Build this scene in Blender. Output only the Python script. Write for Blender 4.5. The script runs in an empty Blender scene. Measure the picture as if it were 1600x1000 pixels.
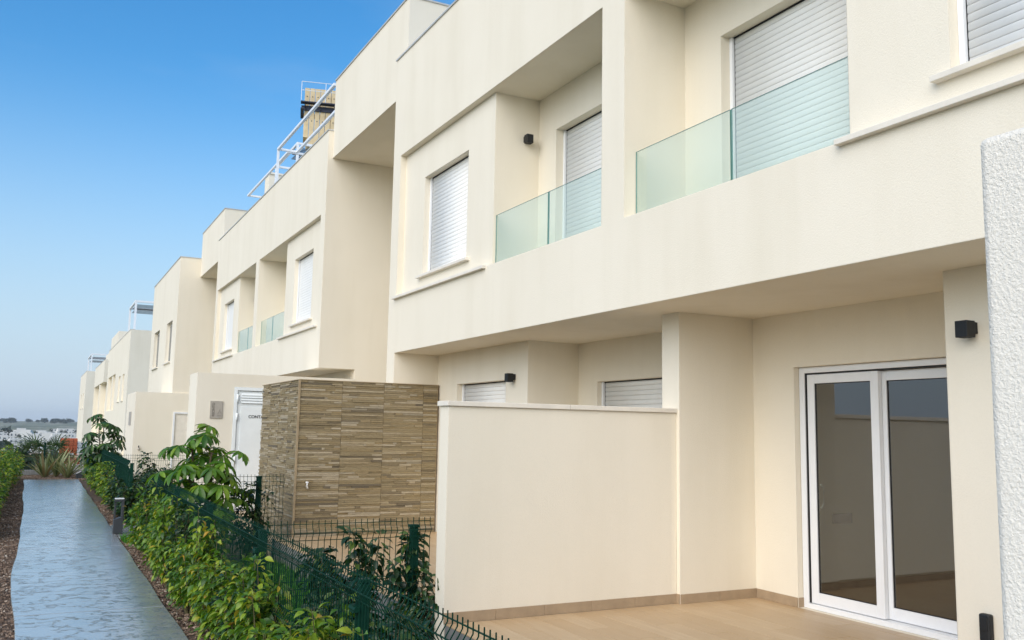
import bpy, bmesh, math, random
import numpy as np
from mathutils import Vector, Matrix, Euler

random.seed(7)
rng = np.random.default_rng(7)
R = math.radians
sc = bpy.context.scene
col = sc.collection

# ------------------------------------------------------------------ camera
cam = bpy.data.cameras.new('camera')
cam.sensor_width = 36.0
cam.lens = 36.0 * 1399.25 / 1600.0
cam.clip_start = 0.05
cam.clip_end = 9000
co = bpy.data.objects.new('camera', cam)
col.objects.link(co)
cr, cu, cf = Vector((.8854, -.4645, .0183)), Vector((-.0732, -.1004, .9922)), Vector((.4591, .8798, .1229))
co.matrix_world = Matrix((( cr.x, cu.x, -cf.x, 0), (cr.y, cu.y, -cf.y, 0), (cr.z, cu.z, -cf.z, 0), (0, 0, 0, 1)))
sc.camera = co

# ------------------------------------------------------------------ sky, sun, exposure
SUN_EL, SUN_AZ = R(35), R(-125)          # azimuth from +Y towards +X
world = bpy.data.worlds.new('World')
sc.world = world
world.use_nodes = True
wn, wl = world.node_tree.nodes, world.node_tree.links
wn.clear()
wo = wn.new('ShaderNodeOutputWorld')
bg = wn.new('ShaderNodeBackground')
bg.inputs['Strength'].default_value = 0.122
sky = wn.new('ShaderNodeTexSky')
sky.sky_type = 'NISHITA'
sky.sun_disc = False
sky.sun_elevation = SUN_EL
sky.sun_rotation = SUN_AZ
sky.altitude = 30
sky.air_density = 1.25
sky.dust_density = .7
sky.ozone_density = 3.5
# thin, uneven cloud veil in every direction, denser towards the horizon
tc = wn.new('ShaderNodeTexCoord')
sep = wn.new('ShaderNodeSeparateXYZ')
wl.new(tc.outputs['Generated'], sep.inputs[0])
mp = wn.new('ShaderNodeMapping')
mp.inputs['Scale'].default_value = (1.2, 1.2, 5.0)
wl.new(tc.outputs['Generated'], mp.inputs[0])
nz = wn.new('ShaderNodeTexNoise')
nz.inputs['Scale'].default_value = 2.2
nz.inputs['Detail'].default_value = 6
nz.inputs['Roughness'].default_value = .55
wl.new(mp.outputs[0], nz.inputs['Vector'])
cr1 = wn.new('ShaderNodeMapRange')
cr1.inputs['From Min'].default_value = .42
cr1.inputs['From Max'].default_value = .78
cr1.inputs['To Max'].default_value = .22
wl.new(nz.outputs['Fac'], cr1.inputs['Value'])
hz = wn.new('ShaderNodeMapRange')
hz.inputs['From Min'].default_value = 0.0
hz.inputs['From Max'].default_value = 0.38
hz.inputs['To Min'].default_value = .90
hz.inputs['To Max'].default_value = 0.0
hz.interpolation_type = 'SMOOTHSTEP'
wl.new(sep.outputs['Z'], hz.inputs['Value'])
mx = wn.new('ShaderNodeMath'); mx.operation = 'MAXIMUM'
wl.new(cr1.outputs[0], mx.inputs[0]); wl.new(hz.outputs[0], mx.inputs[1])
veil = wn.new('ShaderNodeMixRGB')
veil.inputs['Color2'].default_value = (2.75, 3.5, 4.45, 1)
wl.new(mx.outputs[0], veil.inputs['Fac'])
hs = wn.new('ShaderNodeHueSaturation')
hs.inputs['Saturation'].default_value = 1.36
hs.inputs['Hue'].default_value = .499
wl.new(sky.outputs[0], hs.inputs['Color'])
wl.new(hs.outputs[0], veil.inputs['Color1'])
wl.new(veil.outputs[0], bg.inputs['Color'])
wl.new(bg.outputs[0], wo.inputs['Surface'])

sl = bpy.data.lights.new('sun', 'SUN')
sl.energy = 2.3
sl.angle = R(70)
sl.color = (1.0, .92, .80)
so = bpy.data.objects.new('sun', sl)
col.objects.link(so)
sdir = Vector((math.sin(SUN_AZ) * math.cos(SUN_EL), math.cos(SUN_AZ) * math.cos(SUN_EL), math.sin(SUN_EL)))
so.rotation_euler = sdir.to_track_quat('Z', 'Y').to_euler()
so.location = (-20, -10, 40)

sc.view_settings.view_transform = 'Standard'
sc.view_settings.look = 'None'
sc.view_settings.exposure = 0.65
sc.view_settings.gamma = 1.0
sc.view_settings.use_curve_mapping = False
sc.cycles.max_bounces = 10
sc.cycles.diffuse_bounces = 5
sc.cycles.transparent_max_bounces = 24

# ------------------------------------------------------------------ materials
class Mat:
    """small wrapper around a node material"""
    def __init__(self, name):
        self.m = bpy.data.materials.new(name)
        self.m.use_nodes = True
        self.n, self.l = self.m.node_tree.nodes, self.m.node_tree.links
        self.b = self.n['Principled BSDF']
        self.out = self.n['Material Output']
    def new(self, t, **kw):
        nd = self.n.new(t)
        for k, v in kw.items():
            if k in nd.inputs: nd.inputs[k].default_value = v
            else: setattr(nd, k, v)
        return nd
    def link(self, a, b): self.l.new(a, b)
    def pos(self, scale=(1, 1, 1)):
        g = self.n.new('ShaderNodeNewGeometry')
        mp = self.n.new('ShaderNodeMapping')
        mp.inputs['Scale'].default_value = scale
        self.l.new(g.outputs['Position'], mp.inputs[0])
        return mp.outputs[0]
    def noise(self, vec, scale, detail=4, rough=.55):
        nd = self.n.new('ShaderNodeTexNoise')
        nd.inputs['Scale'].default_value = scale
        nd.inputs['Detail'].default_value = detail
        nd.inputs['Roughness'].default_value = rough
        self.l.new(vec, nd.inputs['Vector'])
        return nd.outputs['Fac']
    def ramp(self, fac, stops):
        nd = self.n.new('ShaderNodeValToRGB')
        e = nd.color_ramp.elements
        while len(e) < len(stops): e.new(.5)
        for i, (p, c) in enumerate(stops):
            e[i].position = p
            e[i].color = (*c, 1)
        self.l.new(fac, nd.inputs['Fac'])
        return nd.outputs['Color']
    def rng(self, fac, a, b, c=0., d=1.):
        nd = self.n.new('ShaderNodeMapRange')
        for k, v in zip(('From Min', 'From Max', 'To Min', 'To Max'), (a, b, c, d)): nd.inputs[k].default_value = v
        self.l.new(fac, nd.inputs['Value'])
        return nd.outputs[0]
    def mix(self, fac, a, b, mode='MIX'):
        nd = self.n.new('ShaderNodeMixRGB')
        nd.blend_type = mode
        for s, v in (('Fac', fac), ('Color1', a), ('Color2', b)):
            if isinstance(v, (int, float)): nd.inputs[s].default_value = v
            elif isinstance(v, tuple): nd.inputs[s].default_value = (*v, 1)
            else: self.l.new(v, nd.inputs[s])
        return nd.outputs[0]
    def math(self, op, a, b=None):
        nd = self.n.new('ShaderNodeMath'); nd.operation = op
        for i, v in enumerate((a, b)):
            if v is None: continue
            if isinstance(v, (int, float)): nd.inputs[i].default_value = v
            else: self.l.new(v, nd.inputs[i])
        return nd.outputs[0]
    def bump(self, h, strength, dist, normal=None):
        nd = self.n.new('ShaderNodeBump')
        nd.inputs['Strength'].default_value = strength
        nd.inputs['Distance'].default_value = dist
        self.l.new(h, nd.inputs['Height'])
        if normal is not None: self.l.new(normal, nd.inputs['Normal'])
        return nd.outputs[0]
    def base(self, c):
        if isinstance(c, tuple): self.b.inputs['Base Color'].default_value = (*c, 1)
        else: self.l.new(c, self.b.inputs['Base Color'])
    def set(self, **kw):
        for k, v in kw.items(): self.b.inputs[k.replace('_', ' ')].default_value = v

def stucco(name, c, grain=1.0, edge=.012, stain=.09):
    k = Mat(name)
    p = k.pos()
    big = k.noise(p, .55, 5, .6)
    st = k.noise(k.pos((1.6, 1.6, .22)), 1.3, 5, .6)          # vertical run-off streaks
    f = k.math('ADD', k.rng(big, .3, .75, 0, .55), k.rng(st, .45, .8, 0, .6))
    d = tuple(v * q for v, q in zip(c, (.86, .845, .80)))
    fine = k.noise(p, 60, 2, .6)
    cc = k.mix(k.rng(f, 0, 1, 0, stain * 8), c, d)
    cc = k.mix(k.rng(fine, .3, .7, 0, .10), cc, tuple(v * .8 for v in c))
    k.base(cc)
    k.set(Roughness=.88)
    k.b.inputs['Specular IOR Level'].default_value = .22
    vor = k.new('ShaderNodeTexVoronoi', Scale=95 / grain)
    vor.feature = 'SMOOTH_F1'
    k.link(p, vor.inputs['Vector'])
    h = k.math('ADD', k.math('MULTIPLY', vor.outputs['Distance'], -.6 if grain == 1 else -.12), k.noise(p, 130, 4, .7))
    if grain != 1: h = k.math('ADD', h, k.math('MULTIPLY', k.rng(k.noise(p, 105, 4, .65), .40, .66), .5))
    wav = k.noise(p, 2.2, 3, .5)
    h = k.math('ADD', h, k.math('MULTIPLY', wav, .5))
    bev = k.new('ShaderNodeBevel', samples=4)
    bev.inputs['Radius'].default_value = edge
    k.link(k.bump(h, (.40 if grain == 1 else .62), .004 * (1 if grain == 1 else 1.7), bev.outputs[0]), k.b.inputs['Normal'])
    return k.m

def plain(name, c, rough=.5, metal=0., spec=.5, var=.08, scale=6., bump=0.):
    k = Mat(name)
    n = k.noise(k.pos(), scale, 5, .6)
    k.base(k.mix(k.rng(n, .3, .7), tuple(v * (1 - var) for v in c), tuple(min(1, v * (1 + var)) for v in c)))
    k.set(Roughness=rough, Metallic=metal)
    k.b.inputs['Specular IOR Level'].default_value = spec
    if bump: k.link(k.bump(k.noise(k.pos(), 90, 3), bump, .002), k.b.inputs['Normal'])
    return k.m

def rand_island(k):
    g = k.n.new('ShaderNodeNewGeometry')
    oi = k.n.new('ShaderNodeObjectInfo')
    s = k.math('ADD', g.outputs['Random Per Island'], oi.outputs['Random'])
    return k.math('FRACT', s)

def leaf_mat(name, stops, rough=.42, trans=.3):
    k = Mat(name)
    c = k.ramp(rand_island(k), stops)
    n = k.noise(k.pos(), 30, 2)
    c = k.mix(k.rng(n, .35, .7, 0, .35), c, tuple(.55 * v for v in stops[0][1]))
    k.base(c)
    k.set(Roughness=rough)
    k.b.inputs['Specular IOR Level'].default_value = .4
    t = k.new('ShaderNodeBsdfTranslucent')
    k.link(k.mix(1., c, (1.25, 1.35, .55), 'MULTIPLY'), t.inputs['Color'])
    ms = k.new('ShaderNodeMixShader', Fac=trans)
    k.link(k.b.outputs[0], ms.inputs[1]); k.link(t.outputs[0], ms.inputs[2])
    k.link(ms.outputs[0], k.out.inputs['Surface'])
    return k.m

M = {}
M['stucco'] = stucco('cream_stucco', (.82, .754, .628))
M['stucco_rough'] = stucco('rough_white_stucco', (.84, .80, .72), grain=.85, edge=.014, stain=.09)
M['stucco_far'] = plain('white_render_far', (.79, .75, .66), .9, var=.04, scale=.4)
M['coping'] = plain('pale_stone_coping', (.75, .695, .60), .65, var=.07, bump=.1)
M['metal_edge'] = plain('grey_flashing', (.55, .54, .51), .5, .3)
M['pvc'] = plain('white_pvc', (.80, .81, .82), .32, var=.02)
M['slat'] = plain('white_shutter_aluminium', (.82, .81, .775), .6, var=.03)
M['gasket'] = plain('black_gasket', (.015, .015, .016), .6)
M['black'] = plain('black_powder_coat', (.008, .009, .010), .55, var=.2, scale=40)
M['green_metal'] = plain('dark_green_coated_steel', (.001, .030, .017), .6, spec=.18, var=.15, scale=20)
M['white_steel'] = plain('white_painted_steel', (.80, .82, .84), .35, var=.02)
M['awning'] = plain('grey_awning_cloth', (.16, .16, .17), .8, var=.2)
M['bollard'] = plain('anthracite_coating', (.030, .034, .038), .5, var=.15, scale=30)
M['lens'] = plain('bollard_cap', (.62, .62, .60), .5)
M['plaque'] = plain('brushed_bronze_plaque', (.42, .38, .32), .5, .15, var=.06, scale=12)
M['plaque_ink'] = plain('plaque_ink', (.13, .11, .09), .6)
M['door_white'] = plain('white_metal_door', (.80, .83, .82), .4, var=.03)
M['ink'] = plain('black_lettering', (.02, .02, .025), .6)
M['concrete_kerb'] = plain('concrete_kerb', (.20, .20, .19), .85, var=.2, scale=8, bump=.4)
M['wood_slab'] = plain('tan_concrete_ballast', (.66, .52, .31), .85, var=.12, scale=3)
M['crane_steel'] = plain('navy_crane_steel', (.02, .025, .05), .5)
M['skirting'] = plain('tan_ceramic_skirting', (.36, .265, .17), .5, var=.12, scale=9)
M['interior'] = plain('interior_paint', (.62, .59, .53), .9, var=.03)
M['int_floor'] = plain('interior_floor', (.33, .25, .17), .5, var=.1)
M['trunk'] = plain('brown_bark', (.11, .075, .045), .9, var=.3, scale=25, bump=.5)
M['stem'] = plain('green_brown_stem', (.10, .085, .035), .8, var=.3, scale=25)
M['brick'] = plain('red_clay_brick', (.42, .10, .045), .85, var=.25, scale=12)
M['window_dark'] = plain('dark_window', (.10, .11, .12), .25)
M['roof'] = plain('roof_gravel', (.35, .33, .30), .95, var=.15)

# timber-look floor tile
k = Mat('timber_look_tile')
v = rand_island(k)
g = k.noise(k.pos((14, 1.0, 1)), 2.2, 6, .65)
c1 = k.ramp(g, [(.25, (.43, .30, .17)), (.55, (.50, .365, .22)), (.8, (.55, .42, .275))])
k.base(k.mix(k.rng(v, 0, 1, 0, .75), c1, (.42, .285, .155)))
k.set(Roughness=.42)
k.link(k.bump(g, .2, .002), k.b.inputs['Normal'])
M['tile'] = k.m
M['grout'] = plain('tile_grout', (.22, .17, .12), .9)

# split-face stone
k = Mat('split_face_stone')
v = rand_island(k)
c1 = k.ramp(v, [(0, (.15, .125, .085)), (.10, (.27, .21, .115)), (.36, (.36, .285, .155)), (.58, (.33, .245, .118)), (.74, (.43, .345, .205)), (.90, (.54, .45, .31)), (1, (.40, .345, .24))])
n1 = k.noise(k.pos((5, 5, 45)), 3, 6, .7)
c1 = k.mix(k.rng(n1, .3, .75, 0, .62), c1, (.10, .073, .045))
n2 = k.noise(k.pos((9, 9, 60)), 6, 4, .7)
c1 = k.mix(k.rng(n2, .58, .8, 0, .6), c1, (.50, .42, .30))
k.base(c1)
k.set(Roughness=.85)
k.link(k.bump(n1, .9, .012), k.b.inputs['Normal'])
M['stone'] = k.m
M['stone_joint'] = plain('stone_joint', (.33, .25, .15), .9, var=.15)

# wet stamped concrete path
k = Mat('stamped_slate_concrete')
p = k.pos()
n1 = k.noise(p, .9, 6, .6)
n2 = k.noise(k.pos((1.3, 1.0, 1)), 5.5, 7, .68)
veins = k.math('ABSOLUTE', k.math('SUBTRACT', k.noise(k.pos((1, 1.25, 1)), 2.4, 8, .66), .5))
crk = k.rng(veins, 0, .016, 1, 0)
c1 = k.mix(k.rng(n1, .3, .7), (.26, .275, .262), (.37, .378, .36))
c1 = k.mix(k.rng(n2, .5, .8, 0, .5), c1, (.42, .43, .41))
c1 = k.mix(k.math('MULTIPLY', crk, .85), c1, (.055, .075, .07))
k.base(c1)
k.link(k.rng(n2, .3, .75, .12, .26), k.b.inputs['Roughness'])
k.b.inputs['Specular IOR Level'].default_value = 1.0
h = k.math('SUBTRACT', k.math('MULTIPLY', n2, .7), k.math('MULTIPLY', crk, .45))
k.link(k.bump(h, .7, .006), k.b.inputs['Normal'])
k.b.inputs['Coat Weight'].default_value = .75
k.b.inputs['Coat Roughness'].default_value = .27
k.b.inputs['Coat IOR'].default_value = 1.75
k.link(k.bump(h, .7, .006), k.b.inputs['Coat Normal'])
M['path'] = k.m

# soil and mulch
k = Mat('bark_mulch_soil')
p = k.pos()
n1 = k.noise(p, 38, 4, .7); n2 = k.noise(p, 2, 4, .6)
c1 = k.ramp(n1, [(.3, (.035, .022, .014)), (.5, (.105, .068, .044)), (.72, (.20, .145, .10))])
k.base(k.mix(k.rng(n2, .3, .7, 0, .5), c1, (.07, .045, .03)))
k.set(Roughness=.95)
k.link(k.bump(n1, 1., .02), k.b.inputs['Normal'])
M['soil'] = k.m
k = Mat('mulch_chip')
k.base(k.ramp(rand_island(k), [(0, (.045, .026, .016)), (.4, (.12, .075, .048)), (.75, (.21, .145, .10)), (.94, (.30, .22, .16)), (1, (.42, .38, .32))]))
k.set(Roughness=.9)
M['chip'] = k.m

# open country beyond the garden
k = Mat('dry_scrubland')
n1 = k.noise(k.pos((.02, .006, .02)), 1.0, 6, .65)
n2 = k.noise(k.pos((.15, .06, .15)), 1.0, 5, .7)
c1 = k.ramp(n1, [(.32, (.075, .09, .05)), (.46, (.17, .18, .095)), (.56, (.30, .28, .18)), (.72, (.42, .37, .27))])
k.base(k.mix(k.rng(n2, .42, .62, 0, .8), c1, (.045, .06, .035)))
k.set(Roughness=1.)
M['land'] = k.m

M['hedge_leaf'] = leaf_mat('hedge_leaf', [(0, (.026, .075, .008)), (.35, (.070, .165, .012)), (.66, (.175, .295, .020)), (.92, (.34, .40, .03)), (.97, (.42, .36, .03)), (1, (.46, .25, .03))], .34, .30)
M['hedge_dark'] = leaf_mat('dark_glossy_leaf', [(0, (.010, .028, .010)), (.5, (.020, .055, .016)), (.85, (.040, .090, .020)), (1, (.11, .17, .025))], .35, .18)
M['umbrella_leaf'] = leaf_mat('umbrella_leaf', [(0, (.034, .10, .010)), (.5, (.095, .21, .018)), (.85, (.17, .31, .024)), (1, (.26, .37, .03))], .32, .3)
M['umbrella_dark'] = leaf_mat('umbrella_leaf_dark', [(0, (.016, .050, .014)), (.6, (.04, .105, .020)), (1, (.10, .18, .03))], .38, .2)
M['flax_leaf'] = leaf_mat('flax_leaf', [(0, (.10, .13, .05)), (.5, (.22, .25, .11)), (.85, (.36, .36, .19)), (1, (.33, .22, .13))], .5, .2)
M['palm_leaf'] = leaf_mat('palm_leaf', [(0, (.025, .055, .015)), (1, (.08, .13, .03))], .5, .2)
M['grass'] = leaf_mat('grass_blade', [(0, (.025, .115, .008)), (.6, (.055, .22, .012)), (1, (.13, .31, .02))], .5, .3)
M['far_tree'] = leaf_mat('far_tree_leaf', [(0, (.020, .035, .018)), (1, (.05, .075, .035))], .8, .1)
M['town_white'] = plain('whitewashed_wall', (.66, .64, .60), .9, var=.05, scale=.05)
M['town_pink'] = plain('rose_rendered_wall', (.58, .42, .34), .9, var=.05, scale=.05)

def glass(name, tint, ior=1.6, rough=0., body=None):
    k = Mat(name)
    k.n.remove(k.b)
    tr = k.new('ShaderNodeBsdfTransparent', Color=(*tint, 1))
    gl = k.new('ShaderNodeBsdfGlossy', Roughness=rough)
    fr = k.new('ShaderNodeFresnel', IOR=ior)
    base = tr.outputs[0]
    if body:
        df = k.new('ShaderNodeBsdfDiffuse', Color=(*body[0], 1))
        m0 = k.new('ShaderNodeMixShader', Fac=body[1])
        k.link(base, m0.inputs[1]); k.link(df.outputs[0], m0.inputs[2])
        base = m0.outputs[0]
    ms = k.new('ShaderNodeMixShader')
    ge = k.n.new('ShaderNodeNewGeometry')
    k.link(k.math('MULTIPLY', fr.outputs[0], k.math('SUBTRACT', 1.0, ge.outputs['Backfacing'])), ms.inputs[0]); k.link(base, ms.inputs[1]); k.link(gl.outputs[0], ms.inputs[2])
    k.link(ms.outputs[0], k.out.inputs['Surface'])
    return k.m
M['glass_door'] = glass('double_glazing', (.62, .65, .62), 2.5)
M['glass_rail'] = glass('green_tinted_safety_glass', (.90, .955, .94), 1.4, .03, ((.76, .87, .85), .13))
M['glass_edge'] = plain('glass_edge', (.10, .26, .22), .2)

# ------------------------------------------------------------------ mesh helpers
def mesh_of(name, V, F, mat, smooth=False):
    me = bpy.data.meshes.new(name)
    me.from_pydata([tuple(map(float, v)) for v in V], [], [tuple(f) for f in F])
    mats = mat if isinstance(mat, (list, tuple)) else [mat]
    for m in mats: me.materials.append(m)
    if smooth: me.polygons.foreach_set('use_smooth', [True] * len(me.polygons))
    me.update()
    return me

def mesh_np(name, V, F, mat, smooth=False, mi=None):
    """fast build; F is an (n,k) array of faces with equal corner count"""
    V = np.asarray(V, np.float32); F = np.asarray(F, np.int32)
    me = bpy.data.meshes.new(name)
    me.vertices.add(len(V)); me.vertices.foreach_set('co', V.ravel())
    n, kk = F.shape
    me.loops.add(n * kk); me.loops.foreach_set('vertex_index', F.ravel())
    me.polygons.add(n); me.polygons.foreach_set('loop_start', np.arange(0, n * kk, kk, dtype=np.int32))
    mats = mat if isinstance(mat, (list, tuple)) else [mat]
    for m in mats: me.materials.append(m)
    if mi is not None: me.polygons.foreach_set('material_index', np.asarray(mi, np.int32))
    if smooth: me.polygons.foreach_set('use_smooth', np.ones(n, bool))
    me.update(calc_edges=True)
    me.validate()
    return me

def link(name, data, parent=None, loc=(0, 0, 0), rot=None, scale=None, **props):
    o = bpy.data.objects.new(name, data)
    col.objects.link(o)
    o.location = loc
    if rot is not None: o.rotation_euler = rot
    if scale is not None: o.scale = scale
    if parent is not None: o.parent = parent
    for a, b in props.items():
        if b is not None: o[a] = b
    return o

def thing(name, loc, label, cat, group=None, rotz=0.):
    return link(name, None, None, loc, (0, 0, rotz), label=label, category=cat, group=group)

def dup(o, parent=None):
    c = o.copy()
    col.objects.link(c)
    if parent is not None: c.parent = parent
    for ch in o.children: dup(ch, c)
    return c

BOXF = [(0, 3, 2, 1), (4, 5, 6, 7), (0, 1, 5, 4), (1, 2, 6, 5), (2, 3, 7, 6), (3, 0, 4, 7)]
class MB:
    """collects simple solids in world metres, links them as one mesh object"""
    def __init__(self): self.V, self.F = [], []
    def add(self, V, F):
        b = len(self.V); self.V += [tuple(v) for v in V]; self.F += [tuple(i + b for i in f) for f in F]
        return self
    def box(self, x0, x1, y0, y1, z0, z1):
        x0, x1 = min(x0, x1), max(x0, x1); y0, y1 = min(y0, y1), max(y0, y1); z0, z1 = min(z0, z1), max(z0, z1)
        return self.add([(x0, y0, z0), (x1, y0, z0), (x1, y1, z0), (x0, y1, z0), (x0, y0, z1), (x1, y0, z1), (x1, y1, z1), (x0, y1, z1)], BOXF)
    def prism(self, pts, axis, a, b):
        n = len(pts)
        def P(p, t):
            return {'x': (t, p[0], p[1]), 'y': (p[0], t, p[1]), 'z': (p[0], p[1], t)}[axis]
        V = [P(p, a) for p in pts] + [P(p, b) for p in pts]
        F = [tuple(range(n))[::-1], tuple(range(n, 2 * n))] + [(i, (i + 1) % n, n + (i + 1) % n, n + i) for i in range(n)]
        return self.add(V, F)
    def tube(self, pts, r, n=6, r2=None):
        pts = [Vector(p) for p in pts]
        V, F = [], []
        for i, p in enumerate(pts):
            d = (pts[min(i + 1, len(pts) - 1)] - pts[max(i - 1, 0)]).normalized()
            a = d.cross(Vector((0, 0, 1)))
            if a.length < .05: a = d.cross(Vector((0, 1, 0)))
            a.normalize(); b = d.cross(a)
            rr = r if r2 is None else r + (r2 - r) * i / (len(pts) - 1)
            for j in range(n):
                t = 2 * math.pi * j / n
                V.append(p + a * rr * math.cos(t) + b * rr * math.sin(t))
        for i in range(len(pts) - 1):
            for j in range(n):
                F.append((i * n + j, i * n + (j + 1) % n, (i + 1) * n + (j + 1) % n, (i + 1) * n + j))
        F.append(tuple(range(n))[::-1]); F.append(tuple(range((len(pts) - 1) * n, len(pts) * n)))
        return self.add(V, F)
    def build(self, name, mat, parent=None, smooth=False, bevel=0., **props):
        off = Vector((0, 0, 0))
        if parent is not None:
            q = parent
            while q is not None:
                off = off + Vector(q.location); q = q.parent
        V = [Vector(v) - off for v in self.V]
        c = sum(V, Vector()) / len(V) if V else Vector()
        me = mesh_of(name, [v - c for v in V], self.F, mat, smooth)
        bm = bmesh.new(); bm.from_mesh(me)
        bmesh.ops.recalc_face_normals(bm, faces=bm.faces)
        if bevel:
            ed = [e for e in bm.edges if len(e.link_faces) == 2 and e.calc_face_angle(0) > .5]
            bmesh.ops.bevel(bm, geom=ed, offset=bevel, segments=2, profile=.5, affect='EDGES', clamp_overlap=True)
        bm.to_mesh(me); bm.free()
        return link(name, me, parent, c, **props)

def carve(ops, open_planes=()):
    """watertight solid from (+1/-1, x0,x1,y0,y1,z0,z1) boxes taken in order; returns V, F"""
    ax = [sorted({round(o[1 + 2 * a + s], 4) for o in ops for s in (0, 1)}) for a in range(3)]
    n = [len(a) - 1 for a in ax]
    occ = np.zeros([m + 2 for m in n], bool)
    mid = [(np.array(a[1:]) + np.array(a[:-1])) / 2 for a in ax]
    for o in ops:
        s = []
        for a in range(3):
            lo, hi = sorted((o[1 + 2 * a], o[2 + 2 * a]))
            s.append((mid[a] > lo) & (mid[a] < hi))
        msk = s[0][:, None, None] & s[1][None, :, None] & s[2][None, None, :]
        occ[1:-1, 1:-1, 1:-1][msk] = o[0] > 0
    idx, V, F = {}, [], []
    def vid(i, j, k_):
        key = (i, j, k_)
        if key not in idx:
            idx[key] = len(V); V.append((ax[0][i], ax[1][j], ax[2][k_]))
        return idx[key]
    for a in range(3):
        b, c = (a + 1) % 3, (a + 2) % 3
        lo = np.take(occ, range(0, n[a] + 1), a); hi = np.take(occ, range(1, n[a] + 2), a)
        for t in np.argwhere(lo != hi):
            solid_low = lo[tuple(t)]
            pl = ax[a][t[a]]
            if any(a == oa and abs(pl - ov) < 1e-3 for oa, ov in open_planes): continue
            i = [0, 0, 0]; i[a] = t[a]; i[b] = t[b] - 1; i[c] = t[c] - 1
            q = []
            for db, dc in ((0, 0), (1, 0), (1, 1), (0, 1)):
                w = list(i); w[b] += db; w[c] += dc
                q.append(vid(*w))
            F.append(tuple(q) if solid_low else tuple(q[::-1]))
    return V, F

def carved(name, ops, mat, parent, open_planes=(), **props):
    V, F = carve(ops, open_planes)
    off = Vector(parent.location) if parent is not None else Vector()
    me = mesh_of(name, [Vector(v) - off for v in V], F, mat)
    return link(name, me, parent, **props)

def text_obj(name, body, size, mat, parent, loc, rot, extrude=.001):
    cu_ = bpy.data.curves.new(name, 'FONT')
    cu_.body = body; cu_.size = size; cu_.extrude = extrude; cu_.offset = size * .03
    t = bpy.data.objects.new(name + '_curve', cu_)
    col.objects.link(t)
    dg = bpy.context.evaluated_depsgraph_get()
    me = bpy.data.meshes.new_from_object(t.evaluated_get(dg))
    bpy.data.objects.remove(t, do_unlink=True)
    me.name = name
    me.materials.clear(); me.materials.append(mat)
    return link(name, me, parent, loc, rot)

# ================================================================== SETTING
PATH_Z, SOIL_Z, FLOOR = -1.85, -1.885, -1.58

def terrain_h(x, y):
    def ss(a, b, t):
        t = np.clip((t - a) / (b - a), 0, 1); return t * t * (3 - 2 * t)
    d = np.hypot(x, y)
    valley = -2.2 - 11 * ss(42, 150, y) - 13 * ss(150, 620, d) + 10 * ss(640, 1050, d) + 6 * ss(1050, 1700, d) + 13.5 * ss(1700, 3000, d)
    bump = 2.2 * np.sin(x * .006 + 1.3) * np.sin(y * .0037) * ss(200, 900, d) + 3.0 * np.sin(x * .0031 - .6) * ss(1500, 2800, d)
    plateau = -2.2
    w = ss(3.2, 8.5, x + .0 * y) * (1 - ss(150, 190, y))
    w = np.maximum(w, 1 - ss(38, 44, y))
    return plateau * w + (valley + bump) * (1 - w)

xs = np.unique(np.concatenate([np.linspace(-6000, -200, 40), np.linspace(-200, -15, 30), np.linspace(-15, 20, 60), np.linspace(20, 300, 30), np.linspace(300, 6000, 40)]))
ys = np.unique(np.concatenate([np.linspace(-3000, -20, 16), np.linspace(-20, 60, 50), np.linspace(60, 300, 50), np.linspace(300, 1200, 60), np.linspace(1200, 3600, 60), np.linspace(3600, 7000, 12)]))
gx, gy = np.meshgrid(xs, ys, indexing='ij')
V = np.stack([gx, gy, terrain_h(gx, gy)], -1).reshape(-1, 3)
ii, jj = np.meshgrid(np.arange(len(xs) - 1), np.arange(len(ys) - 1), indexing='ij')
a = (ii * len(ys) + jj).ravel()
F = np.stack([a, a + len(ys), a + len(ys) + 1, a + 1], -1)
link('ground', mesh_np('ground', V, F, M['land'], True), kind='structure')

# planting-bed soil, gently uneven
xs = np.linspace(-3.5, 3.05, 60); ys = np.linspace(-3, 38.5, 160)
gx, gy = np.meshgrid(xs, ys, indexing='ij')
gz = SOIL_Z + .012 * np.sin(gx * 9 + gy * 3.1) * np.sin(gy * 4.3 - gx * 2) + rng.normal(0, .005, gx.shape)
V = np.stack([gx, gy, gz], -1).reshape(-1, 3)
ii, jj = np.meshgrid(np.arange(59), np.arange(159), indexing='ij')
a = (ii * 160 + jj).ravel()
link('soil_bed', mesh_np('soil_bed', V, np.stack([a, a + 160, a + 161, a + 1], -1), M['soil'], True), kind='structure')

# the stamped path, cast in bays with joints
def xl(y):
    base = np.interp(y, [-3, 7, 9, 12.6, 20, 27, 33.4], [0, -.02, -.06, -.16, -.15, -.24, -.30])
    return base + .014 * math.sin(y * .9) + .004 * math.sin(y * 2.7)
path = link('path', None, kind='structure')
joints = [-2.0, 4.2, 10.05, 15.2, 18.9, 23.4, 28.2, 33.3]
for j0, j1 in zip(joints, joints[1:]):
    m = MB(); n = 12
    L = [(xl(t), t) for t in np.linspace(j0 + .006, j1 - .006, n)]
    Rr = [(1.285 + .008 * math.sin(t * 2.3), t) for t in np.linspace(j0 + .006, j1 - .006, n)]
    m.prism([*Rr, *L[::-1]], 'z', -2.0, PATH_Z)
    m.build('path_slab', M['path'], path, bevel=.006)
MB().box(1.30, 3.30, 16.35, 18.3, -2.0, PATH_Z - .004).build('path_slab', M['path'], path, bevel=.006)
MB().box(-1.4, 1.75, 37.05, 37.25, -2.2, -1.72).build('kerb', M['concrete_kerb'], None, bevel=.01, kind='structure')

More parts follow.
